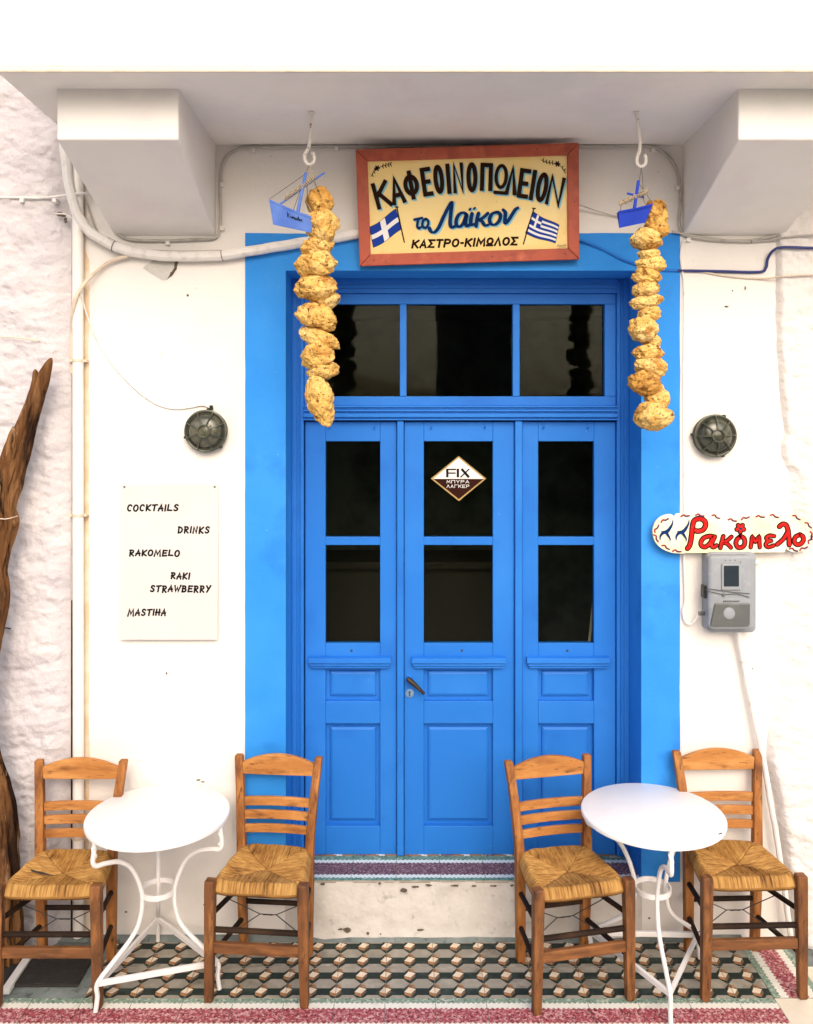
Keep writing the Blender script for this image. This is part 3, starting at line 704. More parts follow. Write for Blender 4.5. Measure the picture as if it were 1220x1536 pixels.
#==OBJECTS==
# ------------------------------------------------------------------ chairs
def seat_mesh():
    m = MB(); n = 190; g = []; tone = []
    rnd = random.Random(3); st = [[rnd.random() for _ in range(200)] for _ in range(4)]
    for j in range(n + 1):
        t = -1 + 2 * j / n; row = []
        for i in range(n + 1):
            s = -1 + 2 * i / n
            hw = .203 - .045 * (t + 1) / 2; rr = (abs(s) ** 5 + abs(t) ** 5) ** .2; mx = max(abs(s), abs(t), 1e-6)
            k = mx / rr if rr > 0 else 1; k = 1 - (1 - k) * .8
            x = s * k * hw; y = t * k * .178
            front = abs(t) >= abs(s); c = x if front else y
            sec = (0 if t < 0 else 1) if front else (2 if s < 0 else 3)
            wob = .0018 * noise.noise(Vector((x * 40, y * 40, 3)))
            ph = (c + wob) / .0056; idx = int(math.floor(ph)) + 80
            e = max(abs(s), abs(t)); ed = max(0, (e - .84) / .16)
            z = .472 - .026 * (1 - min(1, e / .85)) ** .8 - .034 * ed ** 2
            dg = abs(abs(s) - abs(t)); z -= .004 * max(0, 1 - dg / .05)
            z += .0016 * math.sin(2 * math.pi * ph) + .004 * noise.noise(Vector((x * 18, y * 18, 1)))
            row.append((x, y, z))
            tone.append(min(1, max(0, .56 + .42 * (st[sec][idx % 200] - .5) + .42 * noise.noise(Vector((x * (290 if front else 34), y * (34 if front else 290), 8))) + .16 * noise.noise(Vector((x * 14, y * 14, 4))) - .30 * max(0, 1 - dg / .035) * (e < .75))))
        g.append(row)
    m.hull(g, closed=False, caps=False)
    # underside: strands wrap the rails and close below
    rim = g[0] + [r[-1] for r in g[1:]] + g[-1][-2::-1] + [r[0] for r in g[-2:0:-1]]
    lo = [(x * .99, y * .99, .428) for x, y, z in rim]; n0 = len(m.v)
    m.hull([rim, lo], caps=False); tone += [.5] * len(rim) + [.25] * len(lo)
    m.face([(x * .985, y * .985, .424) for x, y, z in rim][::4]); tone += [.25] * len(rim[::4])
    o = m.build('seat', RUSH, None, smooth=True, ang=80)
    at = o.data.attributes.new('tone', 'FLOAT', 'POINT'); at.data.foreach_set('value', tone)
    return o

def make_chair():
    root = thing('rush_chair', (0, 0, 0), 'x', 'chair', 'wooden taverna chairs at the two tables')
    se = seat_mesh(); se.parent = root
    for s in (-1, 1):
        m = MB(); m.loft([(s * .192, -.165, 0, .0165, .0165), (s * .189, -.166, .20, .019, .019), (s * .186, -.166, .45, .021, .021), (s * .186, -.166, .482, .020, .020)])
        m.build('front_leg', BROWNV, root, bevel=.005)
        m = MB(); m.loft([(s * .142, .160, 0, .017, .018), (s * .146, .152, .25, .019, .020), (s * .148, .150, .44, .019, .021), (s * .152, .158, .52, .018, .020), (s * .164, .186, .70, .0175, .018), (s * .177, .212, .828, .017, .0155), (s * .178, .213, .834, .013, .012)])
        m.build('back_post', HONEYV, root, bevel=.004)
    def rail(za, zb, arch, sag, x, y, th, name):
        m = MB(); n = 14; lo = []; hi = []
        for i in range(n + 1):
            u = -1 + 2 * i / n
            lo.append((x * u, y + .008 * (1 - u * u), za + sag * (1 - u * u))); hi.append((x * u, y + .008 * (1 - u * u) + .004, zb + arch * (1 - u * u)))
        m.hull([[(a[0], a[1] - th, a[2]), (a[0], a[1] + th, a[2]), (b[0], b[1] + th, b[2]), (b[0], b[1] - th, b[2])] for a, b in zip(lo, hi)])
        m.build(name, HONEY, root, smooth=True, bevel=.002)
    rail(.757, .806, .036, -.004, .158, .200, .0095, 'top_rail')
    for za, zb, x, y in ((.626, .662, .148, .179), (.572, .607, .145, .170), (.517, .550, .142, .162)): rail(za, zb, .002, .001, x, y, .007, 'back_slat')
    m = MB(); m.beam((-.176, -.166, .216), (.176, -.166, .216), .011, .021); m.build('front_stretcher', BROWN, root, bevel=.004)
    m = MB(); m.tube([(-.178, -.160, .282), (.178, -.160, .282)], .0115, 8); m.build('rung', RUNG, root, smooth=True)
    m = MB(); m.tube([(-.135, .150, .225), (.135, .150, .225)], .011, 8); m.build('rung', RUNG, root, smooth=True)
    for s in (-1, 1):
        m = MB(); m.tube([(s * .186, -.160, .338), (s * .147, .150, .296)], .0105, 8); m.build('rung', RUNG, root, smooth=True)
        m = MB(); m.tube([(s * .188, -.160, .170), (s * .145, .150, .150)], .0105, 8); m.build('rung', RUNG, root, smooth=True)
    m = MB(); a, b = (-.034, .02, .247), (.034, .02, .247)
    for p, q in (((-.165, .0, .316), a), ((-.165, .0, .164), a), ((.165, .0, .316), b), ((.165, .0, .164), b), (a, b)): m.tube([p, q], .0021, 5)
    m.tube([(-.02, .017, .247), (0, .012, .251), (.02, .017, .247)], .003, 5)
    wb = m.build('wire_brace', WIRE, root); return root

def copy_tree(o, parent=None):
    c = o.copy(); S.collection.objects.link(c); c.parent = parent
    for ch in list(o.children): copy_tree(ch, c)
    return c
proto = make_chair()
CH = [(-1.396, .300, 0, 0, (1.03, .93, 1.0), 'rush-seated wooden chair at the far left, its straw seat torn'),
      (-.566, .270, -5, 0, (1, 1, 1), 'wooden chair left of the door, right of the left-hand table'),
      (.672, .286, 12, 0, (1.02, 1, 1), 'turned wooden chair before the right door leaf, left of the right-hand table'),
      (1.386, .245, 2, 0, (1.02, .97, 1.02), 'wooden chair at the far right, half behind the right-hand table')]
chairs = []
for i, (x, d, rz, _, sc, lab) in enumerate(CH):
    c = proto if i == 0 else copy_tree(proto); c['label'] = lab; chairs.append((c, x, d, rz, sc))
for c, x, d, rz, sc in chairs: c.location = (x, -d, .0012); c.rotation_euler = (0, 0, R(rz)); c.scale = sc
m = MB(); pts = [(-.125, -.02), (-.10, -.035), (-.06, -.050), (-.025, -.066), (.0, -.075), (-.03, -.073), (-.07, -.062), (-.108, -.044)]
m.face([(x, y, .4705 + .002 * (x < -.05)) for x, y in pts]); t = m.build('seat_tear', WIRE, None); t.parent = chairs[0][0]

# ------------------------------------------------------------------ bistro tables
def make_table(feet_ang):
    root = thing('bistro_table', (0, 0, 0), 'x', 'table', 'white round iron tables')
    r = .299
    m = MB(); m.lathe([(.0001, .660), (0.2763, .660), (0.2772, .652), (0.2821, .6505), (0.2874, .652), (0.2888, .656), (0.2888, .666), (0.2874, .6695), (0.2840, .6715), (.0001, .6715)], (0, 0, 0), 72)
    m.build('tabletop', TABLETOP, root, smooth=True, ang=50)
    ring = .072
    m = MB(); m.lathe([(ring - .003, .356), (ring + .003, .356), (ring + .003, .376), (ring - .003, .376), (ring - .003, .356)], (0, 0, 0), 36, caps=False)
    m.build('ring', WHITEIRON, root, smooth=True)
    for a in feet_ang:
        c, s = math.cos(R(a)), math.sin(R(a))
        prof = [(.277, .654), (.276, .63), (.281, .60), (.282, .572), (.268, .556), (.235, .553), (.176, .539), (.13, .505), (.10, .454), (.080, .40), (.073, .36), (.076, .31), (.092, .257), (.122, .22), (.157, .192), (.205, .158), (.25, .125), (.268, .10), (.264, .06), (.272, .006)]
        m = MB(); pp = smooth_path([(c * p, s * p, z) for p, z in prof], 4)
        m.tube(pp, .0092, 8); m.build('leg', WHITEIRON, root, smooth=True)
        # twisted collar where the leg meets the top
        m = MB(); m.tube([(c * .277 + .007 * math.cos(q * .45), s * .277 + .007 * math.sin(q * .45), .652 - q * .0038) for q in range(22)], .0048, 6); m.build('twist', WHITEIRON, root, smooth=True)
    for i in range(3):
        a, b = feet_ang[i], feet_ang[(i + 1) % 3]
        p = lambda q: Vector((.258 * math.cos(R(q)), .258 * math.sin(R(q)), .108))
        m = MB(); m.beam(p(a), p(b), .007, .0105); m.build('stretcher', WHITEIRON, root, bevel=.002)
    return root
tb = make_table((226.5, 346.5, 106.5)); tb.location = (-1.008, -.293, .001); tb['label'] = 'round white iron table on the left, between the two left chairs'
tb2 = copy_tree(tb); tb2['label'] = 'round white iron table on the right, one dark nick in its rim'
tb.scale = (1, 1, 1.026); tb2.scale = (1, 1, 1.026); tb2.location = (1.024, -.284, .001); tb2.rotation_euler = (0, 0, R(268 - 226.5))
m = MB(); q = R(-41 - (268 - 226.5)); m.box(-.016, .002, -.002, .002, .664, .6735); ch = m.build('rim_nick', WIRE, None); ch.parent = tb2
ch.location = (.284 * math.cos(q), .284 * math.sin(q), 0); ch.rotation_euler = (0, 0, q + R(75))

# ------------------------------------------------------------------ doormat
mt = thing('doormat', (-1.50, -.25, .001), 'black ribbed rubber doormat on cement under the far left chair', 'mat')
m = MB(); m.box(-1.69, -1.325, -.335, -.085, .0, .010); m.build('mat_base', RUBBER, mt, bevel=.003)
m = MB()
for i in range(30): m.box(-1.683, -1.332, -.328 + i * .008, -.3245 + i * .008, .010, .0135)
for i in range(24): x = -1.68 + i * .0148; m.box(x, x + .003, -.330, -.09, .010, .0125)
rb = m.build('mat_ribs', RUBBER, mt); rb['kind'] = 'stuff'
m = MB(); a, b = W(8, 1490, .38), W(52, 1432, .10); m.beam((a.x, a.y, .012), (b.x, b.y, .012), .016, .012)
tag(m.build('marble_strip', PIPE, None, bevel=.003), 'narrow white marble strip on the floor left of the doormat', 'kerb')

# ------------------------------------------------------------------ drainpipe
dp = thing('drainpipe', W(117, 1400, .03), 'white vertical drainpipe where the café wall meets the stone wall', 'pipe')
m = MB(); m.tube([W(117, 250, .032), W(117.5, 800, .032), W(118, 1404, .032)], .0235, 20); m.build('pipe', PIPE, dp, smooth=True)
m = MB(); m.tube([W(109, 262, .012), W(108.5, 700, .012), W(108, 900, .012)], .0055, 8); m.build('thin_conduit', CABLEG, dp, smooth=True)
m = MB(); m.tube([W(108, 900, .012), W(107.5, 1404, .012)], .0036, 8); m.build('dark_gap_line', RUNG, dp, smooth=True)  # dark of the gap beside the pipe, drawn as a thin tube
for py in (541, 773, 1256):
    m = MB(); c = W(117.5, py, .032); m.lathe([(.0238, -.006), (.0262, -.006), (.0262, .006), (.0238, .006)], c, 20)
    m.box(c.x - .043, c.x - .022, c.y - .004, c.y + .032, c.z - .005, c.z + .005); m.box(c.x + .022, c.x + .038, c.y - .004, c.y + .032, c.z - .005, c.z + .005)
    m.build('clamp', CREAMC, dp)
m = MB(); xs = [(126.5, 134)]; n = 80; L = []; 
for i in range(n + 1):
    py = 262 + (1400 - 262) * i / n; wv = 2.6 * noise.noise(Vector((py * .02, 3, 0))); L.append((py, 134 + wv if py > 380 else 128 + wv * .3))
for (p, x), (q, y) in zip(L[:-1], L[1:]): m.face([W(126, p, .0015), W(x, p, .0015), W(y, q, .0015), W(126, q, .0015)])
m.build('rust_stain', TAN, cafe)

# ------------------------------------------------------------------ cables
def cable(name, pts, r, mt, label, cat='cable', n=8, clips=(), clipm=None, ties=(), wob=0):
    P0 = [W(*p) for p in pts]; path = smooth_path(P0, n)
    if wob: path = [p + Vector((wob * noise.noise(p * 14), 0, wob * noise.noise(p * 14 + Vector((5, 5, 5))))) for p in path]
    o = thing(name, path[0], label, cat)
    m = MB(); m.tube(path, r, 10); m.build('sheath', mt, o, smooth=True)
    for cx, cy, d in clips:
        c = W(cx, cy, d); m = MB(); m.box(c.x - .009, c.x + .009, c.y - r, c.y + d, c.z - .011, c.z + .007); m.build('clip', clipm or CABLEW, o, bevel=.002)
    for k in ties:
        i = int(k * (len(path) - 2)); a, b = path[i], path[i + 1]; t = (b - a).normalized()
        m = MB(); u = t.cross(Vector((0, 1, 0))).normalized(); v = t.cross(u)
        m.tube([a + (u * math.cos(q) + v * math.sin(q)) * (r + .001) for q in [i * math.pi / 8 for i in range(16)]], .0016, 5, closed=True); m.build('cable_tie', WIRE, o)
    return o
cable('wrapped_cable', [(97, 215, .06), (100, 245, .06), (104, 280, .06), (116, 320, .055), (138, 350, .045), (185, 374, .035), (250, 384, .03), (320, 384, .03), (370, 377, .03), (440, 366, .028), (500, 357, .024), (540, 350, .018), (570, 348, .0)], .0225, CABLEW,
      'thick taped white cable sagging from the left bracket to the sign', ties=(.40, .62), wob=.004)
cable('grey_cable', [(175, 345, .010), (180, 353, .012), (200, 360, .012), (250, 361, .012), (300, 359, .012), (322, 357, .012), (329, 346, .012), (331, 320, .012), (330, 275, .012), (335, 243, .012), (352, 226, .012), (380, 221, .012), (470, 220, .012), (600, 219.5, .012), (760, 219, .012), (900, 219, .012), (970, 219, .012), (1000, 232, .012), (1017, 260, .012), (1021, 300, .012), (1019, 330, .012), (1022, 346, .012), (1032, 354, .012), (1070, 360, .012), (1120, 361, .012), (1160, 354, .012), (1176, 344, .012)], .0068, CABLEG,
      'grey cable clipped round both brackets and along the top of the wall', clips=((252, 364, .012), (334, 276, .012), (334, 342, .012), (380, 225, .012), (505, 222, .012), (980, 225, .012), (1016, 281, .012), (1033, 359, .012)))
cable('brown_wire', [(1008, 347, .02), (1050, 355, .014), (1110, 362, .014), (1150, 361, .012), (1180, 356, .03), (1220, 352, .05), (1250, 350, .05)], .0045, CABLEG, 'thin pale wire running along under the right bracket', ties=(.42,))
cable('pale_wire', [(128, 298, .02), (145, 345, .015), (165, 358, .012), (200, 372, .012), (260, 377, .014), (330, 376, .02)], .004, CABLEG, 'thin wire beside the taped cable under the left bracket')
cable('cream_conduit', [(192, 384, .03), (165, 393, .02), (140, 412, .03), (120, 435, .062), (111, 458, .062), (108.5, 500, .02), (108, 560, .012)], .0085, CREAMC, 'cream conduit curving from the taped cable down to the drainpipe')
cable('lamp_wire', [(121, 440, .060), (130, 470, .02), (143, 505, .006), (170, 548, .006), (205, 585, .006), (235, 606, .006), (262, 613, .006), (285, 611, .006), (305, 608, .006), (318, 614, .01)], .0036, CABLEW, 'thin white wire drooping to the left bulkhead lamp')
cable('thin_wire', [(-30, 297, .035), (20, 296, .035), (60, 297, .035), (100, 293, .035), (110, 291, .06), (126, 290, .06), (134, 291, .015), (142, 293, .006)], .0058, CABLEW, 'white wire clipped along the left stone wall', clips=((33, 300, .04), (82, 300, .04)))
cable('rusty_wire', [(-30, 503, .045), (20, 506, .045), (45, 509, .040), (60, 511, .03)], .0032, CREAMC, 'short rusty wire on the left stone wall above the driftwood')
cable('navy_cable', [(1016, 406, .008), (1030, 406, .008), (1080, 407, .008), (1138, 408, .008), (1149, 402, .010), (1152, 388, .014), (1160, 376, .03), (1175, 371, .04), (1220, 372, .05), (1250, 372, .05)], .0062, BLUEC, 'navy cable stepping up the wall at the right', clips=(), clipm=CABLEW)
cable('painted_cable', [(866, 358, .02), (900, 372, .008), (940, 392, .008), (985, 404, .008), (1018, 406, .008)], .0058, BLUE, 'cable painted blue, crossing the surround right of the signboard')
cable('brown_wire', [(1024, 404, .008), (1045, 406, .007), (1090, 414, .006), (1140, 418, .008), (1180, 414, .04), (1220, 412, .05), (1250, 412, .05)], .0038, CREAMC, 'thin brown wire sagging beneath the navy cable')
cable('white_wire', [(1032, 358, .012), (1024, 366, .010), (1021, 385, .008), (1024, 410, .008), (1026, 440, .006), (1025.5, 600, .006), (1026, 760, .006), (1026, 800, .006)], .004, CABLEW, 'white wire running down beside the right edge of the blue surround')
cable('sign_wire', [(866, 306, .05), (900, 318, .02), (930, 326, .010), (948, 330, .01)], .003, CABLEG, 'thin grey wire leaving the right side of the signboard')
m_ = cable('meter_conduit', [(1107, 940, .05), (1109, 960, .035), (1114, 985, .030), (1118, 1010, .032), (1128, 1060, .034), (1141, 1120, .04), (1152, 1180, .045), (1166, 1260, .055), (1178, 1340, .06), (1186, 1405, .06)], .0125, CABLEW, 'whitewashed conduit slanting down from the electricity meter', wob=.003)
m = MB(); c = W(1117, 992, .031); m.lathe([(.0135, -.007), (.0185, -.006), (.0185, .006), (.0135, .007)], c, 16); m.build('coupling', CABLEW, m_, smooth=True)
cable('meter_wire', [(1026, 825, .012), (1027, 860, .012), (1028, 900, .012), (1025, 918, .012), (1028, 932, .014), (1036, 936, .02), (1043, 930, .03), (1049, 922, .04), (1056, 920, .05)], .0062, CABLEW, 'white wire looping into the left side of the electricity meter')

# ------------------------------------------------------------------ bulkhead lamps
def lamp(px, py, label, rot):
    c = W(px, py, 0); o = thing('bulkhead_lamp', c, label, 'lamp', 'round bulkhead lamps beside the door')
    k = .092; y = lambda h: h
    m = MB(); m.lathe([(.0001, 0), (k * .98, 0), (k, .006), (k, .028), (k * .94, .036), (k * .84, .036), (k * .82, .026), (.0001, .026)], c, 48, 'y'); m.build('base', BRONZE, o, smooth=True)
    m = MB(); m.lathe([(k * .86, .028), (k * .84, .036), (k * .72, .052), (k * .50, .063), (k * .25, .068), (.0001, .069)], c, 40, 'y'); m.build('glass_dome', LAMPGLASS, o, smooth=True, ang=60)
    prof = [(.98, .034), (.90, .052), (.74, .062), (.52, .072), (.30, .077)]
    pt = lambda r, h, q: c + Vector((k * r * math.cos(q), -h, k * r * math.sin(q)))
    m = MB(); m.tube([pt(.97, .036, q) for q in [i * math.pi / 24 for i in range(48)]], .0055, 8, closed=True); cg = m.build('cage', GREEN, o, smooth=True)
    m = MB(); m.tube([pt(.285, .077, q) for q in [i * math.pi / 16 for i in range(32)]], .0035, 6, closed=True); m.build('cage_ring', GREEN, cg, smooth=True)
    for i in range(8):
        q = R(rot + i * 45); m = MB(); m.tube([pt(r, h, q) for r, h in prof], .0026, 6); m.build('cage_bar', GREEN, cg, smooth=True)
    for q in (rot + 62, rot + 175, rot - 70):
        p = pt(1.04, .022, R(q)); m = MB(); m.lathe([(.0001, -.012), (.007, -.012), (.007, .010), (.0045, .016), (.0001, .016)], p, 10, 'y'); m.build('screw_lug', BRONZE, o, smooth=True)
    return o
l1 = lamp(311.5, 646.5, 'round caged bulkhead lamp left of the door, above the menu sheet', 22)
m = MB(); c = W(317, 612, .012); m.lathe([(.0001, -.008), (.008, -.008), (.008, .012), (.0001, .012)], c, 10); m.build('cable_gland', BRONZE, l1, smooth=True)
lamp(1069, 653.5, 'round caged bulkhead lamp right of the door, above the painted board', 2)

# ------------------------------------------------------------------ menu sheet
c = W(253.5, 843, 0); mn = thing('menu_sheet', c, 'frosted white sheet with handwritten drinks list, left of the door', 'sign')
md = .016; a, b = W(180.5, 727, md), W(327, 959, md)
m = MB(); nz = 10; rr = []
for i in range(nz + 1):
    t = i / nz; z = a.z + (b.z - a.z) * t; y = -.008 - .016 * t * t
    rr.append([(a.x, y, z), (b.x, y, z), (b.x, y + .003, z), (a.x, y + .003, z)])
m.hull(rr); m.build('sheet', SHEET, mn, smooth=True)
def menu_map(u, v, l):
    p = W(170 + u / 5.486, 700 + v / 5.486, md); t = (a.z - p.z) / (a.z - b.z)
    return (p.x, -.008 - .016 * t * t - l - .0003, p.z)
def write(pt, txt, x0, x1, y0, y1, wd, cap=True, slant=.14, gap=.07, narrow='I'):
    ws = [(.28 if ch in narrow else .95 if ch in 'MW' else .72) for ch in txt]; tot = sum(ws) + gap * (len(txt) - 1); k = (x1 - x0) / tot; x = x0
    for ch, q in zip(txt, ws):
        j = random.uniform(-2, 2) * wd / 7
        pt.glyph(ch + ch.lower(), x, x + q * k, y0 + j, y1 + j * .6, wd, 0, slant, cap); x += (q + gap) * k
for txt, x0, x1, y0, y1 in (('COCKTAILS', 108, 538, 370, 308), ('DRINKS', 528, 795, 553, 490), ('RAKOMELO', 128, 548, 742, 682), ('RAKI', 472, 634, 928, 868), ('STRAWBERRY', 302, 805, 1036, 974), ('MASTIHA', 120, 440, 1228, 1166)):
    pt = Paint(menu_map); write(pt, txt, x0, x1, y0, y1, 14); pt.mb.build('lettering', BLACKINK, mn)
for u, v in ((88, 168), (832, 168)):
    m = MB(); p = Vector(menu_map(u, v, 0)); m.lathe([(.0001, 0), (.005, 0), (.004, .003), (.0001, .0035)], p, 12, 'y'); m.build('screw', METERD, mn, smooth=True)

# ------------------------------------------------------------------ café signboard
c = W(702.5, 308, .065); sg = thing('signboard', c, 'yellow painted café signboard with flags in a red-brown wooden frame', 'sign')
SW, SH = .966, .497; fw = .050
Ru, Ll = R(1.75), R(7.0)
ex = Vector((math.cos(Ru), 0, math.sin(Ru))); ez0 = Vector((-math.sin(Ru), 0, math.cos(Ru)))
ez = (ez0 * math.cos(Ll) + Vector((0, -1, 0)) * math.sin(Ll)).normalized(); en = ex.cross(ez).normalized()      # en points to the street? checked below
if en.y > 0: en = -en
def sp(x, z, n=0): return c + ex * x + ez * z + en * n
def sbox(m, x0, x1, z0, z1, n0, n1): m.hull([[sp(x, z, n) for x, z in ((x0, z0), (x1, z0), (x1, z1), (x0, z1))] for n in (n0, n1)])
m = MB(); sbox(m, -SW / 2 + .01, SW / 2 - .01, -SH / 2 + .01, SH / 2 - .01, -.012, .002); m.build('board', SIGNY, sg)
X, Z, f = SW / 2, SH / 2, fw
for quad in (((-X, Z), (X, Z), (X - f, Z - f), (-X + f, Z - f)), ((-X, -Z), (X, -Z), (X - f, -Z + f), (-X + f, -Z + f)), ((-X, -Z), (-X + f, -Z + f), (-X + f, Z - f), (-X, Z)), ((X, -Z), (X - f, -Z + f), (X - f, Z - f), (X, Z))):
    q = [Vector(p) for p in quad]; ce = sum(q, Vector((0, 0))) / 4; q = [ce + (p - ce) * .9985 for p in q]
    m = MB(); m.hull([[sp(p.x, p.y, n) for p in q] for n in (-.014, .016)]); m.build('frame_bar', FRAMEM, sg, bevel=.003)
for x, z in ((-.42, -.225), (.1, -.225), (.42, -.222), (.30, .226), (-.2, .226), (.462, 0)):
    m = MB(); p = sp(x, z, .0162); m.lathe([(.0001, 0), (.003, 0), (.0001, .0012)], p, 8, 'y'); m.build('nail', WIRE, sg)
def sign_map(u, v, l):
    yt = 88 - 31 * (u - 47) / 1105; t = (v - yt) / 564
    xl, xr = 45 + 27 * t, 1153 - 8 * t
    return sp(-X + SW * (u - xl) / (xr - xl), Z - SH * t, .0022 + l)
TITLE = [('Κ', 137, 218, 368, 237), ('Α', 214, 286, 350, 216), ('Φ', 283, 360, 328, 186), ('Ε', 372, 424, 311, 171), ('Ο', 432, 484, 300, 159), ('Ι', 494, 518, 300, 154), ('Ν', 527, 582, 296, 150),
         ('Ο', 595, 650, 292, 148), ('Π', 663, 726, 286, 151), ('Ω', 733, 800, 303, 156), ('Λ', 790, 850, 305, 166), ('Ε', 852, 908, 322, 178), ('Ι', 908, 940, 332, 184), ('Ο', 940, 998, 342, 196), ('Ν', 996, 1072, 360, 214)]
def title(pt, off, extra=0):
    for ch, x0, x1, y0, y1 in TITLE:
        cx = (x0 + x1) / 2; rot = (cx - 640) / 430 * 15
        wdt = {'Ω': 17, 'Ν': 18, 'Κ': 20}.get(ch, 21)
        pt.glyph(ch, x0, x1, y0, y1, wdt + extra, rot, 0, False, off)
pt = Paint(sign_map, .0002); title(pt, (7, 7)); pt.mb.build('letter_shadow', SKYB, sg)
pt = Paint(sign_map, .0030); title(pt, (0, 0)); pt.mb.build('lettering', INK, sg)
SCRIPT = [[(412, 466), (420, 482), (438, 484), (458, 462), (482, 410), (505, 366), (522, 342), (518, 390), (514, 440), (522, 462), (545, 452)],
          [(596, 400), (578, 390), (556, 402), (544, 428), (546, 452), (562, 458), (580, 440), (594, 404), (590, 436), (596, 456), (612, 448)],
          [(622, 396), (616, 428), (618, 450), (634, 446)],
          [(654, 394), (646, 424), (642, 456)], [(700, 394), (672, 418), (650, 426), (670, 432), (684, 452), (702, 450)],
          [(742, 388), (720, 398), (708, 424), (716, 446), (736, 448), (756, 430), (762, 404), (750, 388), (738, 390)],
          [(776, 378), (786, 392), (784, 440), (800, 430), (822, 396), (836, 376), (848, 368)]]
TOS = [[(338, 424), (376, 416)], [(358, 422), (352, 452), (358, 466), (368, 462)], [(394, 420), (380, 432), (378, 456), (392, 464), (404, 452), (406, 430), (394, 420)]]
def script(pt, off, k):
    for st in SCRIPT:
        P0 = [(p[0] + off[0], p[1] + off[1]) for p in st]; q = [(v.x, v.y) for v in smooth_path([(p[0], p[1], 0) for p in P0], 6)]
        ws = [(11 + 8 * abs(math.sin(math.atan2(q[min(i + 1, len(q) - 1)][1] - q[max(i - 1, 0)][1], q[min(i + 1, len(q) - 1)][0] - q[max(i - 1, 0)][0])))) * k for i in range(len(q))]
        pt.stroke(q, ws, False, True)
    for st in TOS: pt.stroke([(v.x + off[0], v.y + off[1]) for v in smooth_path([(p[0], p[1], 0) for p in st], 5)], 13 * k, False, True)
    for x, y in ((612, 374), (634, 370)): pt.stroke([(x + off[0] - 3, y + off[1] + 3), (x + off[0] + 3, y + off[1] - 3)], 10 * k, False, True)
pt = Paint(sign_map, .0002); script(pt, (7, 6), 1.0); pt.mb.build('letter_shadow', SKYB, sg)
pt = Paint(sign_map, .0030); script(pt, (0, 0), 1.0); pt.mb.build('lettering', NAVY, sg)
pt = Paint(sign_map); x = 326
for i, ch in enumerate('ΚΑΣΤΡΟ-ΚΙΜΩΛΟΣ'):
    wdt = {'Ι': 14, '-': 20, 'Μ': 46, 'Ο': 38}.get(ch, 36); y = 565 - 14 * (x - 326) / 510
    pt.glyph(ch, x, x + wdt, y, y - 44, 10.5, 0, .18); x += wdt + 3.2
pt.mb.build('lettering', INK, sg)
def quadmap(Q): return lambda s, t, w=0: tuple((1 - s) * (1 - t) * Q[0][i] + s * (1 - t) * Q[1][i] + s * t * Q[2][i] + (1 - s) * t * Q[3][i] + (w * math.sin(s * 5) if i else 0) for i in (0, 1))
def flag(Q, pole, wave, stripes):
    qm = quadmap(Q); n = 10
    def rect(p, s0, s1, t0, t1): p.quads([[qm(s0 + (s1 - s0) * i / n, t0, wave), qm(s0 + (s1 - s0) * (i + 1) / n, t0, wave), qm(s0 + (s1 - s0) * (i + 1) / n, t1, wave), qm(s0 + (s1 - s0) * i / n, t1, wave)] for i in range(n)])
    p = Paint(sign_map); p.lift = .0002; rect(p, -.015, 1.015, -.02, 1.02); p.mb.build('flag_outline', INK, sg)
    p = Paint(sign_map, .0006); rect(p, 0, 1, 0, 1); fl = p.mb.build('flag', FLAGB, sg)
    p = Paint(sign_map, .0010)
    if stripes:
        for k in (1, 3, 5, 7): rect(p, .38 if k < 5 else 0, 1, k / 9, (k + 1) / 9)
        rect(p, .16, .23, 0, 5 / 9); rect(p, 0, .38, 2 / 9, 3 / 9)
    else: rect(p, .40, .58, 0, 1); rect(p, 0, 1, .40, .62)
    p.mb.build('flag_white', FLAGW, sg)
    p = Paint(sign_map, .0016); p.stroke(pole, 6, False, True); p.stroke([(pole[0][0] - 7, pole[0][1]), (pole[0][0] + 7, pole[0][1] + 1)], 6, False, True); p.mb.build('flagpole', INK, sg)
flag([(117, 460), (246, 378), (272, 476), (138, 558)], [(251, 362), (270, 450), (289, 534)], 6, False)
flag([(924, 386), (1050, 456), (1030, 544), (886, 490)], [(928, 370), (902, 450), (874, 544)], 5, True)
for st, fl, lv in (([(122, 216), (130, 200), (150, 176), (185, 164), (222, 155)], (152, 175), [(128, 206), (136, 190), (178, 166), (192, 163), (206, 160), (218, 157)]),
                   ([(966, 136), (1000, 148), (1045, 155), (1070, 175), (1086, 200)], (1047, 156), [(975, 140), (990, 146), (1005, 149), (1020, 151), (1070, 176), (1080, 190)])):
    pt = Paint(sign_map); pt.stroke([(v.x, v.y) for v in smooth_path([(p[0], p[1], 0) for p in st], 5)], 3)
    for k in range(6): q = R(60 * k); pt.stroke([(fl[0] + 4 * math.cos(q), fl[1] + 4 * math.sin(q)), (fl[0] + 12 * math.cos(q), fl[1] + 12 * math.sin(q))], 7, False, True)
    for x, y in lv: pt.stroke([(x, y), (x + 5, y - 10)], 4.5, False, True); pt.stroke([(x, y), (x + 6, y + 9)], 4.5, False, True)
    pt.mb.build('flower_sprig', INK, sg)
pt = Paint(sign_map); pt.stroke([(1038, 560), (1046, 546), (1050, 558), (1056, 550), (1060, 557), (1066, 549), (1072, 556), (1078, 546), (1084, 553)], 2.2); pt.stroke([(1040, 565), (1082, 559)], 1.8)
pt.mb.build('signature', INK, sg)

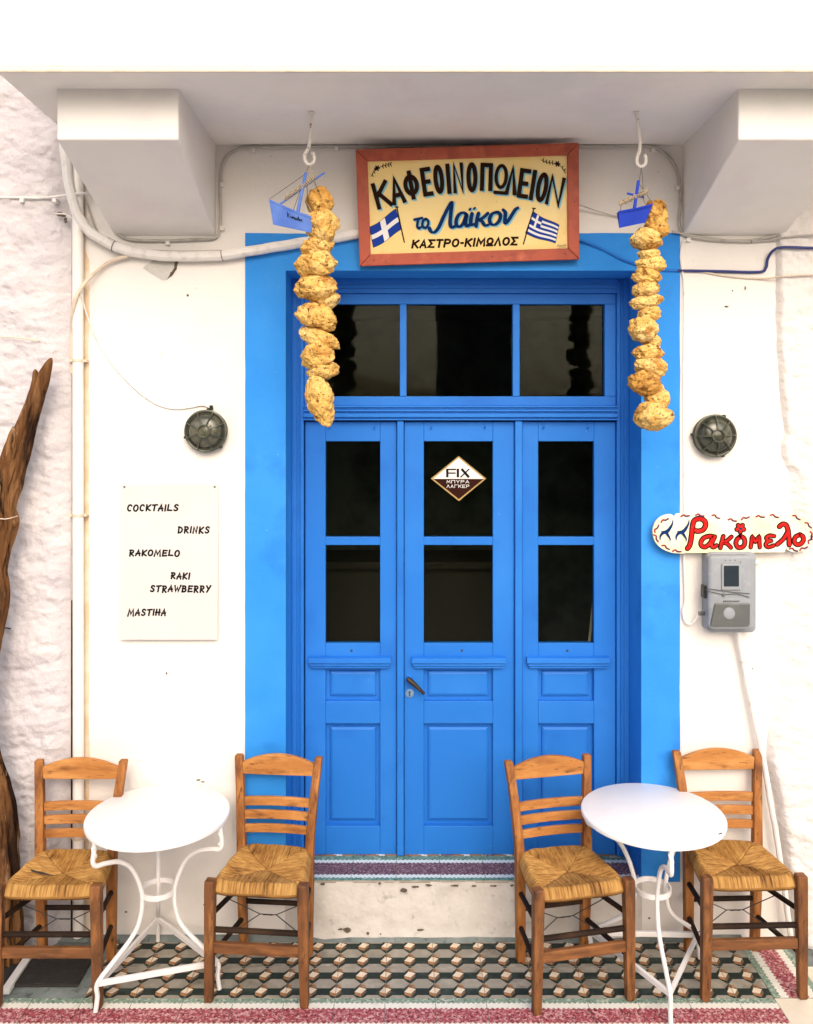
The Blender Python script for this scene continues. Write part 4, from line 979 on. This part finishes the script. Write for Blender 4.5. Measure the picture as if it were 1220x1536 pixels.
# ------------------------------------------------------------------ painted board with a scalloped outline
def rk(u, v): return (970 + u / 4.88, 755 + v / 4.88)
BD = .050; c = W(1100, 800, BD); rb = thing('painted_board', c, 'ivory wooden board with red hand-painted letters and two swallows, above the meter', 'sign')
def bez(pts, n=6): return [(v.x, v.y) for v in smooth_path([(p[0], p[1], 0) for p in pts], n)]
out = bez([(200, 100), (190, 84), (160, 80), (110, 96), (70, 130), (50, 175), (47, 220), (60, 272), (95, 318), (140, 346), (200, 364), (262, 368)], 4) + [(300, 364), (700, 362), (1010, 358), (1026, 322)] + \
      bez([(1032, 340), (1070, 356), (1130, 352), (1180, 322), (1215, 280), (1240, 235), (1240, 190), (1215, 150), (1170, 110), (1110, 84), (1068, 82), (1040, 100)], 4) + [(1010, 92)] + bez([(960, 84), (900, 92), (820, 88), (760, 104), (690, 120), (620, 124), (560, 104), (480, 84), (400, 76), (330, 80), (260, 74), (222, 76)], 4)
pts = [W(*rk(u, v), BD) for u, v in out]
m = MB(); m.hull([[p + Vector((0, .016, 0)) for p in pts], pts]); m.build('board', IVORY, rb, bevel=.002)
def rk_map(u, v, l):
    p = W(*rk(u, v), BD); return (p.x, p.y - l, p.z)
RK = [([(300, 330), (318, 300), (330, 230), (338, 160), (352, 124), (390, 112), (424, 128), (432, 160), (414, 192), (376, 204), (350, 196)], 28),
      ([(492, 244), (462, 240), (420, 252), (398, 284), (404, 312), (432, 318), (466, 290), (486, 246)], 24), ([(500, 244), (476, 300), (488, 320), (512, 308)], 22),
      ([(562, 240), (550, 284), (540, 326)], 22), ([(622, 244), (590, 272), (560, 286), (590, 296), (618, 324)], 20),
      ([(686, 244), (662, 264), (654, 296), (670, 322), (700, 320), (718, 296), (716, 262), (700, 246), (684, 244)], 24),
      ([(762, 322), (768, 280), (774, 246), (796, 280), (822, 246), (826, 290), (828, 322)], 20),
      ([(934, 240), (900, 236), (876, 252), (888, 270), (912, 274)], 20), ([(912, 274), (882, 284), (872, 306), (892, 320), (930, 308)], 20),
      ([(972, 170), (996, 152), (1022, 160), (1036, 200), (1042, 260), (1044, 304)], 26), ([(1030, 214), (1000, 262), (956, 300)], 24),
      ([(1118, 230), (1090, 246), (1080, 276), (1096, 300), (1124, 298), (1146, 274), (1144, 244), (1122, 228)], 24)]
for nm, mt_, lift, ex_ in (('letter_outline', INK, .0003, 15), ('lettering', RED, .0020, -3)):
    pt = Paint(rk_map, lift)
    for st, wd in RK: pt.stroke(bez(st, 5), wd + ex_, False, True)
    for k in range(5): q = R(72 * k + 18); pt.stroke([(686 + 8 * math.cos(q), 182 + 8 * math.sin(q)), (686 + 26 * math.cos(q), 182 + 26 * math.sin(q))], 26 + ex_, False, True)
    pt.mb.build(nm, mt_, rb)
pt = Paint(rk_map, .0040); pt.poly([(676, 172), (704, 184), (680, 196)]); pt.mb.build('flower_centre', NAVY, rb)
for ox in (0, 118):
    pt = Paint(rk_map, .0040)
    for st, ws in (([(98 + ox, 272), (100 + ox, 240), (118 + ox, 216), (150 + ox, 204), (172 + ox, 178), (188 + ox, 146), (192 + ox, 118)], [3, 14, 22, 26, 20, 12, 3]), ([(104 + ox, 206), (128 + ox, 206), (150 + ox, 214)], [3, 14, 16]), ([(140 + ox, 210), (158 + ox, 236), (172 + ox, 262), (168 + ox, 280)], [22, 16, 9, 2])):
        n = len(bez(st, 4)); pt.stroke(bez(st, 4), [ws[min(len(ws) - 1, int(i / 4))] + (ws[min(len(ws) - 1, int(i / 4) + 1)] - ws[min(len(ws) - 1, int(i / 4))]) * (i % 4) / 4 for i in range(n)])
    pt.mb.build('swallow', NAVY, rb)
for x, y, a in ((132, 122, -25), (72, 184, -60), (72, 254, 60), (142, 320, 30), (222, 348, 5), (282, 90, -4), (390, 86, 8), (508, 96, 25), (628, 122, 12), (722, 106, -16), (832, 96, 4), (936, 92, 18), (1098, 102, 32), (1186, 158, 42), (1208, 236, 80), (1196, 266, -60), (1148, 328, -22), (1076, 338, 18)):
    c_, s_ = math.cos(R(a)), math.sin(R(a)); tr_ = lambda u, v: (x + u * c_ - v * s_, y + u * s_ + v * c_)
    pt = Paint(rk_map, .0012); pt2 = Paint(rk_map, .0020)
    pt.stroke(bez([tr_(-30, 5), tr_(-12, -6), tr_(6, 4), tr_(30, 2)], 4), 13, False, True); pt2.stroke(bez([tr_(-8, 0), tr_(6, 6), tr_(28, 5)], 4), 6, False, True)
    dsh = pt.mb.build('border_dash', DRED, rb); pt2.mb.build('dash_shade', NAVY, dsh)

# ------------------------------------------------------------------ electricity meter
def me_(u, v): return rk(u, v)
c = W(1089, 884, 0); em = thing('electricity_meter', c, 'grey electricity meter box below the painted board', 'meter')
def rbox(m, u0, u1, v0, v1, d0, d1, rad, taper=0, n=6):
    k = 1 / 4.88
    def ring(d, t):
        a, b = W(970 + u0 * k, 755 + v1 * k, d0), W(970 + u1 * k, 755 + v0 * k, d0); r = rad; o_ = []
        for cx, cz, q0 in ((b.x - r, b.z - r, 0), (a.x + r, b.z - r, 90), (a.x + r, a.z + r, 180), (b.x - r, a.z + r, 270)):
            for i in range(n + 1):
                q = R(q0 + 90 * i / n); o_.append((cx + (r - t) * math.cos(q), -d, cz + (r - t) * math.sin(q)))
        return o_
    m.hull([ring(d0, 0), ring(d1 - taper * .6, 0), ring(d1 - taper * .2, taper * .35), ring(d1, taper)])
m = MB(); rbox(m, 405, 755, 342, 918, .001, .07, .022, .006); m.build('back_case', METER, em, smooth=True)
m = MB(); rbox(m, 428, 752, 372, 905, .07, .118, .020, .012); cov = m.build('cover', METER, em, smooth=True)
m = MB(); rbox(m, 548, 690, 440, 632, .118, .126, .005, .003); m.build('window_frame', METER, em, smooth=True)
m = MB(); rbox(m, 566, 676, 456, 608, .1262, .128, .003, .0005); m.build('window', METERW, em)
k = 1 / 4.88; m = MB(); Q = [(496, 732), (752, 732), (750, 882), (738, 898), (474, 898), (464, 888)]
m.hull([[W(970 + u * k, 755 + v * k, .115) + Vector((0, -h, 0)) for u, v in Q] for h in (0, .012)]); m.build('terminal_cover', METERD, em, bevel=.003)
p = W(970 + 604 * k, 755 + 806 * k, .127); m = MB(); m.lathe([(.026, 0), (.024, .004), (.016, .007), (.0001, .006)], p, 24, 'y'); m.build('seal_boss', METER, em, smooth=True)
m = MB(); m.tube([W(970 + u * k, 755 + v * k, .124) for u, v in ((425, 622), (520, 634), (640, 652), (756, 660))], .0014, 5); m.tube([W(970 + u * k, 755 + v * k, .124) for u, v in ((432, 640), (560, 668), (660, 662), (756, 688))], .0014, 5); m.build('seal_wire', WIRE, em)
p = W(970 + 564 * k, 755 + 670 * k, .12); m = MB(); m.lathe([(.0001, 0), (.007, 0), (.006, .006), (.0001, .007)], p, 12, 'y'); m.build('seal', METERD, em, smooth=True)
m = MB(); a = W(970 + 408 * k, 755 + 690 * k, .07); m.box(a.x, a.x + .014, a.y - .02, a.y + .02, a.z, a.z + .055); m.build('hinge', BRONZE, em, bevel=.003)
for u, v in ((578, 418), (612, 416), (650, 417), (690, 430)):
    p = W(970 + u * k, 755 + v * k, .119); m = MB(); m.lathe([(.0001, 0), (.003, 0), (.0001, .001)], p, 8, 'y'); m.build('rivet', METERD, em)
pt = Paint(lambda u, v, l: tuple(W(970 + u * k, 755 + v * k, .1185) + Vector((0, -l, 0))), .0003)
for i in range(9): pt.glyph('ΜΕΤΡΗΣ'[0] if i % 3 == 0 else 'ΝΕΟΠΣ'[i % 5], 560 + i * 13.5, 571 + i * 13.5, 724, 711, 3.2)
pt.mb.build('lettering', WIRE, em)
m = MB(); a = W(970 + 750 * k, 755 + 430 * k, .02); m.tube([a, a + Vector((.035, 0, 0)), a + Vector((.045, 0, -.002))], [.012, .012, .006], 10); m.build('bolt', CABLEW, em, smooth=True)
m = MB(); a = W(970 + 396 * k, 755 + 806 * k, .05); m.tube([a + Vector((-.008, 0, 0)), a + Vector((.02, 0, 0))], .009, 10); m.build('cable_gland', METERD, em, smooth=True)

# ------------------------------------------------------------------ sticker on the middle door pane
k = 1 / 12.2; c = W(640 + 590 * k, 680 + 462 * k, -.249); stk = thing('beer_sticker', c, 'diamond-shaped FIX beer sticker on the middle door pane', 'sticker')
def st_map(u, v, l): p = W(640 + u * k, 680 + v * k, -.249); return (p.x, p.y - l, p.z)
DM = [(80, 462), (588, 50), (1092, 462), (592, 874)]
pt = Paint(st_map, .0002); pt.poly(DM); pt.mb.build('gold_border', GOLD, stk)
pt = Paint(st_map, .0006); pt.poly([(122, 466), (588, 84), (1052, 466)]); pt.mb.build('white_field', WHITEP, stk)
pt = Paint(st_map, .0006); pt.poly([(128, 470), (1046, 470), (592, 838)]); pt.mb.build('brown_field', CHOC, stk)
pt = Paint(st_map, .0012)
pt.stroke([(380, 282), (380, 440)], 44); pt.stroke([(362, 294), (540, 294)], 26); pt.stroke([(380, 362), (534, 362)], 25)
pt.stroke([(574, 282), (574, 440)], 44); pt.stroke([(640, 284), (778, 440)], 46); pt.stroke([(784, 284), (620, 440)], 24)
pt.mb.build('lettering', BLACKINK, stk)
for txt, y0, y1 in (('ΜΠΥΡΑ', 548, 490), ('ΛΑΓΚΕΡ', 632, 572)):
    pt = Paint(st_map, .0012); n = len(txt); wdt = 430 / n
    for i, ch in enumerate(txt): pt.glyph(ch, 368 + i * wdt, 368 + i * wdt + wdt * .8, y0, y1, 9)
    pt.mb.build('lettering', WHITEP, stk)

# ------------------------------------------------------------------ sponge garlands, hooks and little boats
def ico(sub):
    import bmesh
    bm = bmesh.new(); bmesh.ops.create_icosphere(bm, subdivisions=sub, radius=1); v = [x.co.copy() for x in bm.verts]; f = [[q.index for q in p.verts] for p in bm.faces]; bm.free(); return v, f
IV, IF = ico(5)
def sponge(px, py, wpx, hpx, tilt, d, parent, mt, seed):
    c = W(px, py, d); s = (D - d) / F; a, b = wpx * s / 2, hpx * s / 2; dep = min(a, b * 1.5) * .95; rz = R(tilt)
    o3 = Vector((seed * 3.7, seed * 1.9, seed * 5.3)); vs = []
    cr, sr = math.cos(rz), math.sin(rz)
    fold = random.Random(seed); fa = fold.uniform(0, 3.1); fo = fold.uniform(-.2, .2); fs = fold.choice((0, .5, 1, 1.4))
    for v in IV:
        p = Vector((v.x, v.y, v.z))
        n1 = noise.noise(p * 1.1 + o3); n2 = noise.noise(p * 2.6 + o3); n3 = noise.noise(p * 6 + o3); cell = noise.noise(p * 11 + o3 * 2)
        r = .96 + .22 * n1 + .15 * n2 + .05 * n3 + .02 * noise.noise(p * 19 + o3) - .38 * max(0, cell - .26)
        u = p.x * math.cos(fa) + p.z * math.sin(fa) + fo + .25 * noise.noise(p * 2 + o3)
        if p.y < .4: r -= .11 * fs * math.exp(-(u / .09) ** 2)             # the fold each sponge dries into
        x, y, z = p.x * r * a * 1.06, p.y * r * dep, p.z * r * b * 1.20
        vs.append((c.x + x * cr - z * sr, c.y + y, c.z + x * sr + z * cr))
    m = MB(); m.v = vs; m.f = IF; m.m = [0] * len(IF)
    return m.build('sponge', mt, parent, smooth=True, ang=180)
GD = .40
hookL, hookR = W(467, 167, GD), W(955, 167, GD)
def hook(px, pts, label):
    P0 = [W(*p, GD) for p in pts]; o = thing('ceiling_hook', P0[0], label, 'hook', 'iron hooks under the balcony')
    m = MB(); m.tube(smooth_path(P0, 6), .0068, 8); m.build('shank', HOOKM, o, smooth=True)
    m = MB(); m.lathe([(.0001, -.004), (.016, -.003), (.012, .002), (.0001, .002)], Vector((P0[0].x, P0[0].y, SOF - .001)), 14); m.build('rose', HOOKM, o, smooth=True)
hook(467, [(467.5, 165.5), (467, 185), (465, 212), (462, 224), (457.5, 232), (458, 241), (464, 247), (470.5, 243), (471.5, 234), (469, 229)], 'white iron ceiling hook holding the left sponge string')
hook(955, [(954, 165.5), (957, 185), (960, 212), (959.5, 226), (956, 236), (956, 245), (962, 250), (968, 246), (969, 237), (967, 232)], 'white iron ceiling hook holding the right sponge string')
gl = thing('sponge_garland', W(481, 632, GD), 'string of big golden sea sponges hanging left of the transom', 'sponges')
for i, (px, py, a, b, t, dd) in enumerate(((480, 303, 36, 38, 20, .02), (484, 338, 46, 42, 0, 0), (476, 372, 48, 28, 0, .01), (474, 398, 56, 38, 4, 0), (473, 431, 62, 34, -4, 0), (488, 451, 46, 26, 18, .03), (474, 475, 60, 34, -24, 0), (479, 507, 62, 24, -20, .01), (477, 533, 50, 36, 8, 0), (484, 553, 44, 30, 6, .01), (481, 600, 40, 68, 14, 0))):
    sponge(px, py, a, b, t, GD - dd, gl, SPONGE2 if i in (0,) else SPONGE, i + 1)
m = MB(); m.tube([W(464, 246, GD), W(470, 262, GD), W(478, 292, GD), W(478, 440, GD), W(482, 600, GD)], .0016, 5); m.tube([W(464, 247, GD), W(461, 280, GD), W(462, 306, GD), W(474, 330, GD)], .0013, 5); m.build('cord', ROPE, gl)
gr = thing('sponge_garland', W(980, 640, GD), 'string of smaller tan sea sponges hanging right of the transom', 'sponges')
for i, (px, py, a, b, t, dd) in enumerate(((984, 322, 34, 40, 10, .02), (985, 341, 34, 30, -30, .0), (969, 359, 46, 30, -5, .0), (974, 382, 32, 17, 0, 0), (977, 397, 42, 22, 0, 0), (970, 415, 44, 22, -6, 0), (968, 435, 38, 25, 0, 0), (970, 452, 52, 18, 8, .0), (975, 470, 36, 21, 12, .01), (965, 493, 43, 33, 0, 0), (976, 511, 30, 18, 0, .02), (972, 529, 46, 23, 4, 0), (977, 550, 46, 26, -8, 0), (967, 575, 46, 34, -5, 0), (985, 597, 34, 38, 20, .02), (980, 625, 54, 38, 0, 0))):
    sponge(px, py, a, b, t, GD - dd, gr, SPONGE2 if i in (0, 1, 13) else SPONGE, i + 31)
m = MB(); m.tube([W(962, 250, GD), W(965, 272, GD), W(966, 300, GD), W(975, 330, GD), W(972, 450, GD), W(978, 620, GD)], .0016, 5); m.build('cord', ROPE, gr)

def boat(name, label, hullp, mt, mast, spar, wrap, ribs, d0, wdth):
    o = thing(name, W(*hullp[2], d0), label, 'toy boat'); 
    # hull: gunwale bow/stern (side view), keel bow/stern; opened to a width at the gunwale
    bg_, sg_, kb, ks = [W(*p, d0) for p in hullp]; wv = Vector((0, wdth, 0)); mid = bg_.lerp(sg_, .5); kmid = kb.lerp(ks, .5); dip = Vector((0, 0, -.006))
    m = MB(); n = 10; near, far, kl = [], [], []
    for i in range(n + 1):
        t = i / n; g_ = bg_.lerp(sg_, t) + dip * math.sin(math.pi * t); wd = math.sin(math.pi * min(1, .06 + t * .80)) ** .7
        near.append(g_ - wv * wd); far.append(g_ + wv * wd); kl.append(kb.lerp(ks, t))
    for A, B in ((near, kl), (kl, far)):
        for i in range(n): m.face([A[i], A[i + 1], B[i + 1], B[i]])
    m.face([near[-1], far[-1], kl[-1]]); m.face([near[0], kl[0], far[0]])
    inn = [p + Vector((0, 0, -.008)) for p in near]; inf = [p + Vector((0, 0, -.008)) for p in far]
    for i in range(n): m.face([inn[i], inn[i + 1], inf[i + 1], inf[i]])
    m.build('hull', mt, o, smooth=True, ang=25)
    m = MB(); m.tube([W(*mast[0], d0), W(*mast[1], d0)], [.007, .006], 8); m.build('mast', mt, o, smooth=True)
    m = MB(); m.tube([W(*spar[0], d0), W(*spar[1], d0 - .01)], .0042, 7); m.build('spar', mt, o, smooth=True)
    m = MB(); a, b = W(*wrap[0], d0), W(*wrap[1], d0); t = (b - a).normalized(); u = t.cross(Vector((0, 1, 0))).normalized(); v = t.cross(u); L_ = (b - a).length
    m.tube([a + (b - a) * (i / 120) + (u * math.cos(i * .9) + v * math.sin(i * .9)) * (.0075 + .002 * math.sin(i * .31)) for i in range(121)], .0028, 5); m.build('rolled_sail', ROPE, o, smooth=True)
    m = MB()
    for r_ in ribs: m.tube([W(*p, d0) for p in r_], .0011, 5)
    m.build('rigging', WIRE, o)
    return o, near, kl
bl, near, kl = boat('toy_boat', 'pale blue wooden toy boat with script on its side, hanging at the left hook', [(404, 299), (473, 327), (410, 337), (466, 349)], BOATL, [(447, 318), (459, 259)], [(419, 307), (487, 259)], [(428, 298), (474, 265)],
     [[(464, 248), (457, 262), (404, 299)], [(459, 262), (440, 316)], [(468, 266), (482, 296)], [(460, 270), (462, 306)]], GD + .03, .020)
CUR = [[(0, .9), (.02, .1)], [(.16, .8), (.05, .45), (.17, .1)], [(.22, .5), (.24, .15), (.28, .2)], [(.31, .1), (.33, .5), (.37, .2), (.41, .5), (.45, .15)], [(.5, .5), (.48, .2), (.53, .1), (.55, .4), (.58, .12), (.63, .2), (.62, .5)], [(.68, .1), (.71, .8), (.76, .1)], [(.84, .45), (.79, .3), (.83, .1), (.88, .3), (.84, .45)], [(.98, .5), (.91, .45), (.95, .25), (.98, .05)]]
def boat_map(u, v, l):
    i0 = .40 + .36 * u; i = min(9, int(i0 * 10)); t = i0 * 10 - i; A = near[i].lerp(near[i + 1], t); B = kl[i].lerp(kl[i + 1], t); p = A.lerp(B, .52 - .32 * v); q = (near[i + 1] - near[i]).cross(kl[i] - near[i]).normalized()
    return p + (q if q.y < 0 else -q) * (l + .0004)
pt = Paint(boat_map)
for st in CUR: pt.stroke(bez(st, 4), .045, False, True)
pt.mb.build('lettering', BLACKINK, bl)
boat('toy_boat', 'royal blue wooden toy boat hanging at the right hook', [(979, 306), (927, 318), (968, 334), (929, 342)], BOATD, [(952, 312), (958, 271)], [(941, 290), (966, 296)], [(929, 306), (972, 287)],
     [[(962, 252), (959, 272)], [(963, 252), (966, 300)], [(932, 306), (931, 318)], [(958, 274), (978, 304)]], GD + .035, .034)

# ------------------------------------------------------------------ driftwood trunk
DW = [(2, 1446, 74, .16), (-2, 1380, 70, .17), (-2, 1310, 66, .18), (-4, 1240, 58, .18), (-10, 1190, 52, .18), (-20, 1140, 42, .17), (-26, 1080, 40, .16), (-26, 1010, 40, .16), (-18, 950, 42, .15), (-9, 905, 44, .15), (-7, 880, 44, .15), (-8, 855, 38, .15), (-2, 825, 40, .14), (4, 795, 44, .14), (7, 780, 42, .14), (6, 762, 36, .14), (10, 735, 40, .13), (18, 705, 42, .13), (28, 672, 40, .13), (38, 642, 33, .12), (47, 615, 27, .12), (55, 592, 25, .12), (62, 574, 22, .12), (69, 556, 16, .12), (75, 542, 9, .12), (78, 537, 2, .12)]
dw = thing('driftwood_trunk', W(2, 1446, .16), 'weathered brown driftwood trunk leaning at the far left edge', 'driftwood')
def trunk(spec, name, n=56, steps=12):
    P0 = smooth_path([W(a, b, d) for a, b, _, d in spec], steps); wd = smooth_path([(s[2], 0, 0) for s in spec], steps); m = MB(); rings = []
    for i, p in enumerate(P0):
        r = max(.002, wd[i].x / 2 / 362); t = (P0[min(i + 1, len(P0) - 1)] - P0[max(i - 1, 0)]).normalized(); a = t.cross(Vector((0, 1, 0))).normalized(); b = t.cross(a); ring = []
        for j in range(n):
            q = 2 * math.pi * j / n; g_ = noise.noise(Vector((math.cos(q) * 2.2, math.sin(q) * 2.2, p.z * 1.8))) ; g2 = noise.noise(Vector((math.cos(q) * 5, math.sin(q) * 5, p.z * 4))); g3 = noise.noise(Vector((math.cos(q) * 3, math.sin(q) * 3, p.z * 14)))
            ring.append(p + (a * math.cos(q) + b * math.sin(q) * .8) * r * (1.04 + .16 * g_ + .16 * g2 + .08 * g3 - .34 * max(0, .16 - abs(noise.noise(Vector((math.cos(q) * 3.1 + 9, math.sin(q) * 3.1, p.z * 1.3))))) * 3 - .10 * abs(noise.noise(Vector((math.cos(q) * 9, math.sin(q) * 9, p.z * 3))))))
        rings.append(ring)
    m.hull(rings); return m.build(name, DRIFT, dw, smooth=True, ang=60)
trunk(DW, 'trunk')
trunk([(49, 604, 16, .125), (52, 585, 16, .13), (54, 570, 13, .13), (53, 558, 8, .13), (52, 554, 2, .13)], 'broken_stub', 14)
trunk([(14, 700, 16, .15), (16, 672, 18, .155), (19, 652, 14, .155), (21, 640, 4, .15)], 'broken_stub', 14)
trunk([(10, 792, 18, .15), (20, 784, 14, .155), (26, 778, 7, .155)], 'knot', 12)
m = MB(); m.tube(smooth_path([W(-8, 777, .20), W(8, 778.5, .20), W(20, 776, .185), W(26, 774, .15)], 5), .0022, 6); m.build('tie_wire', CREAMC, dw, smooth=True)
m = MB(); m.tube(smooth_path([W(-4, 942, .08), W(6, 941.5, .06), W(16, 943, .03)], 4), .003, 5); m.build('nail', WIRE, dw)
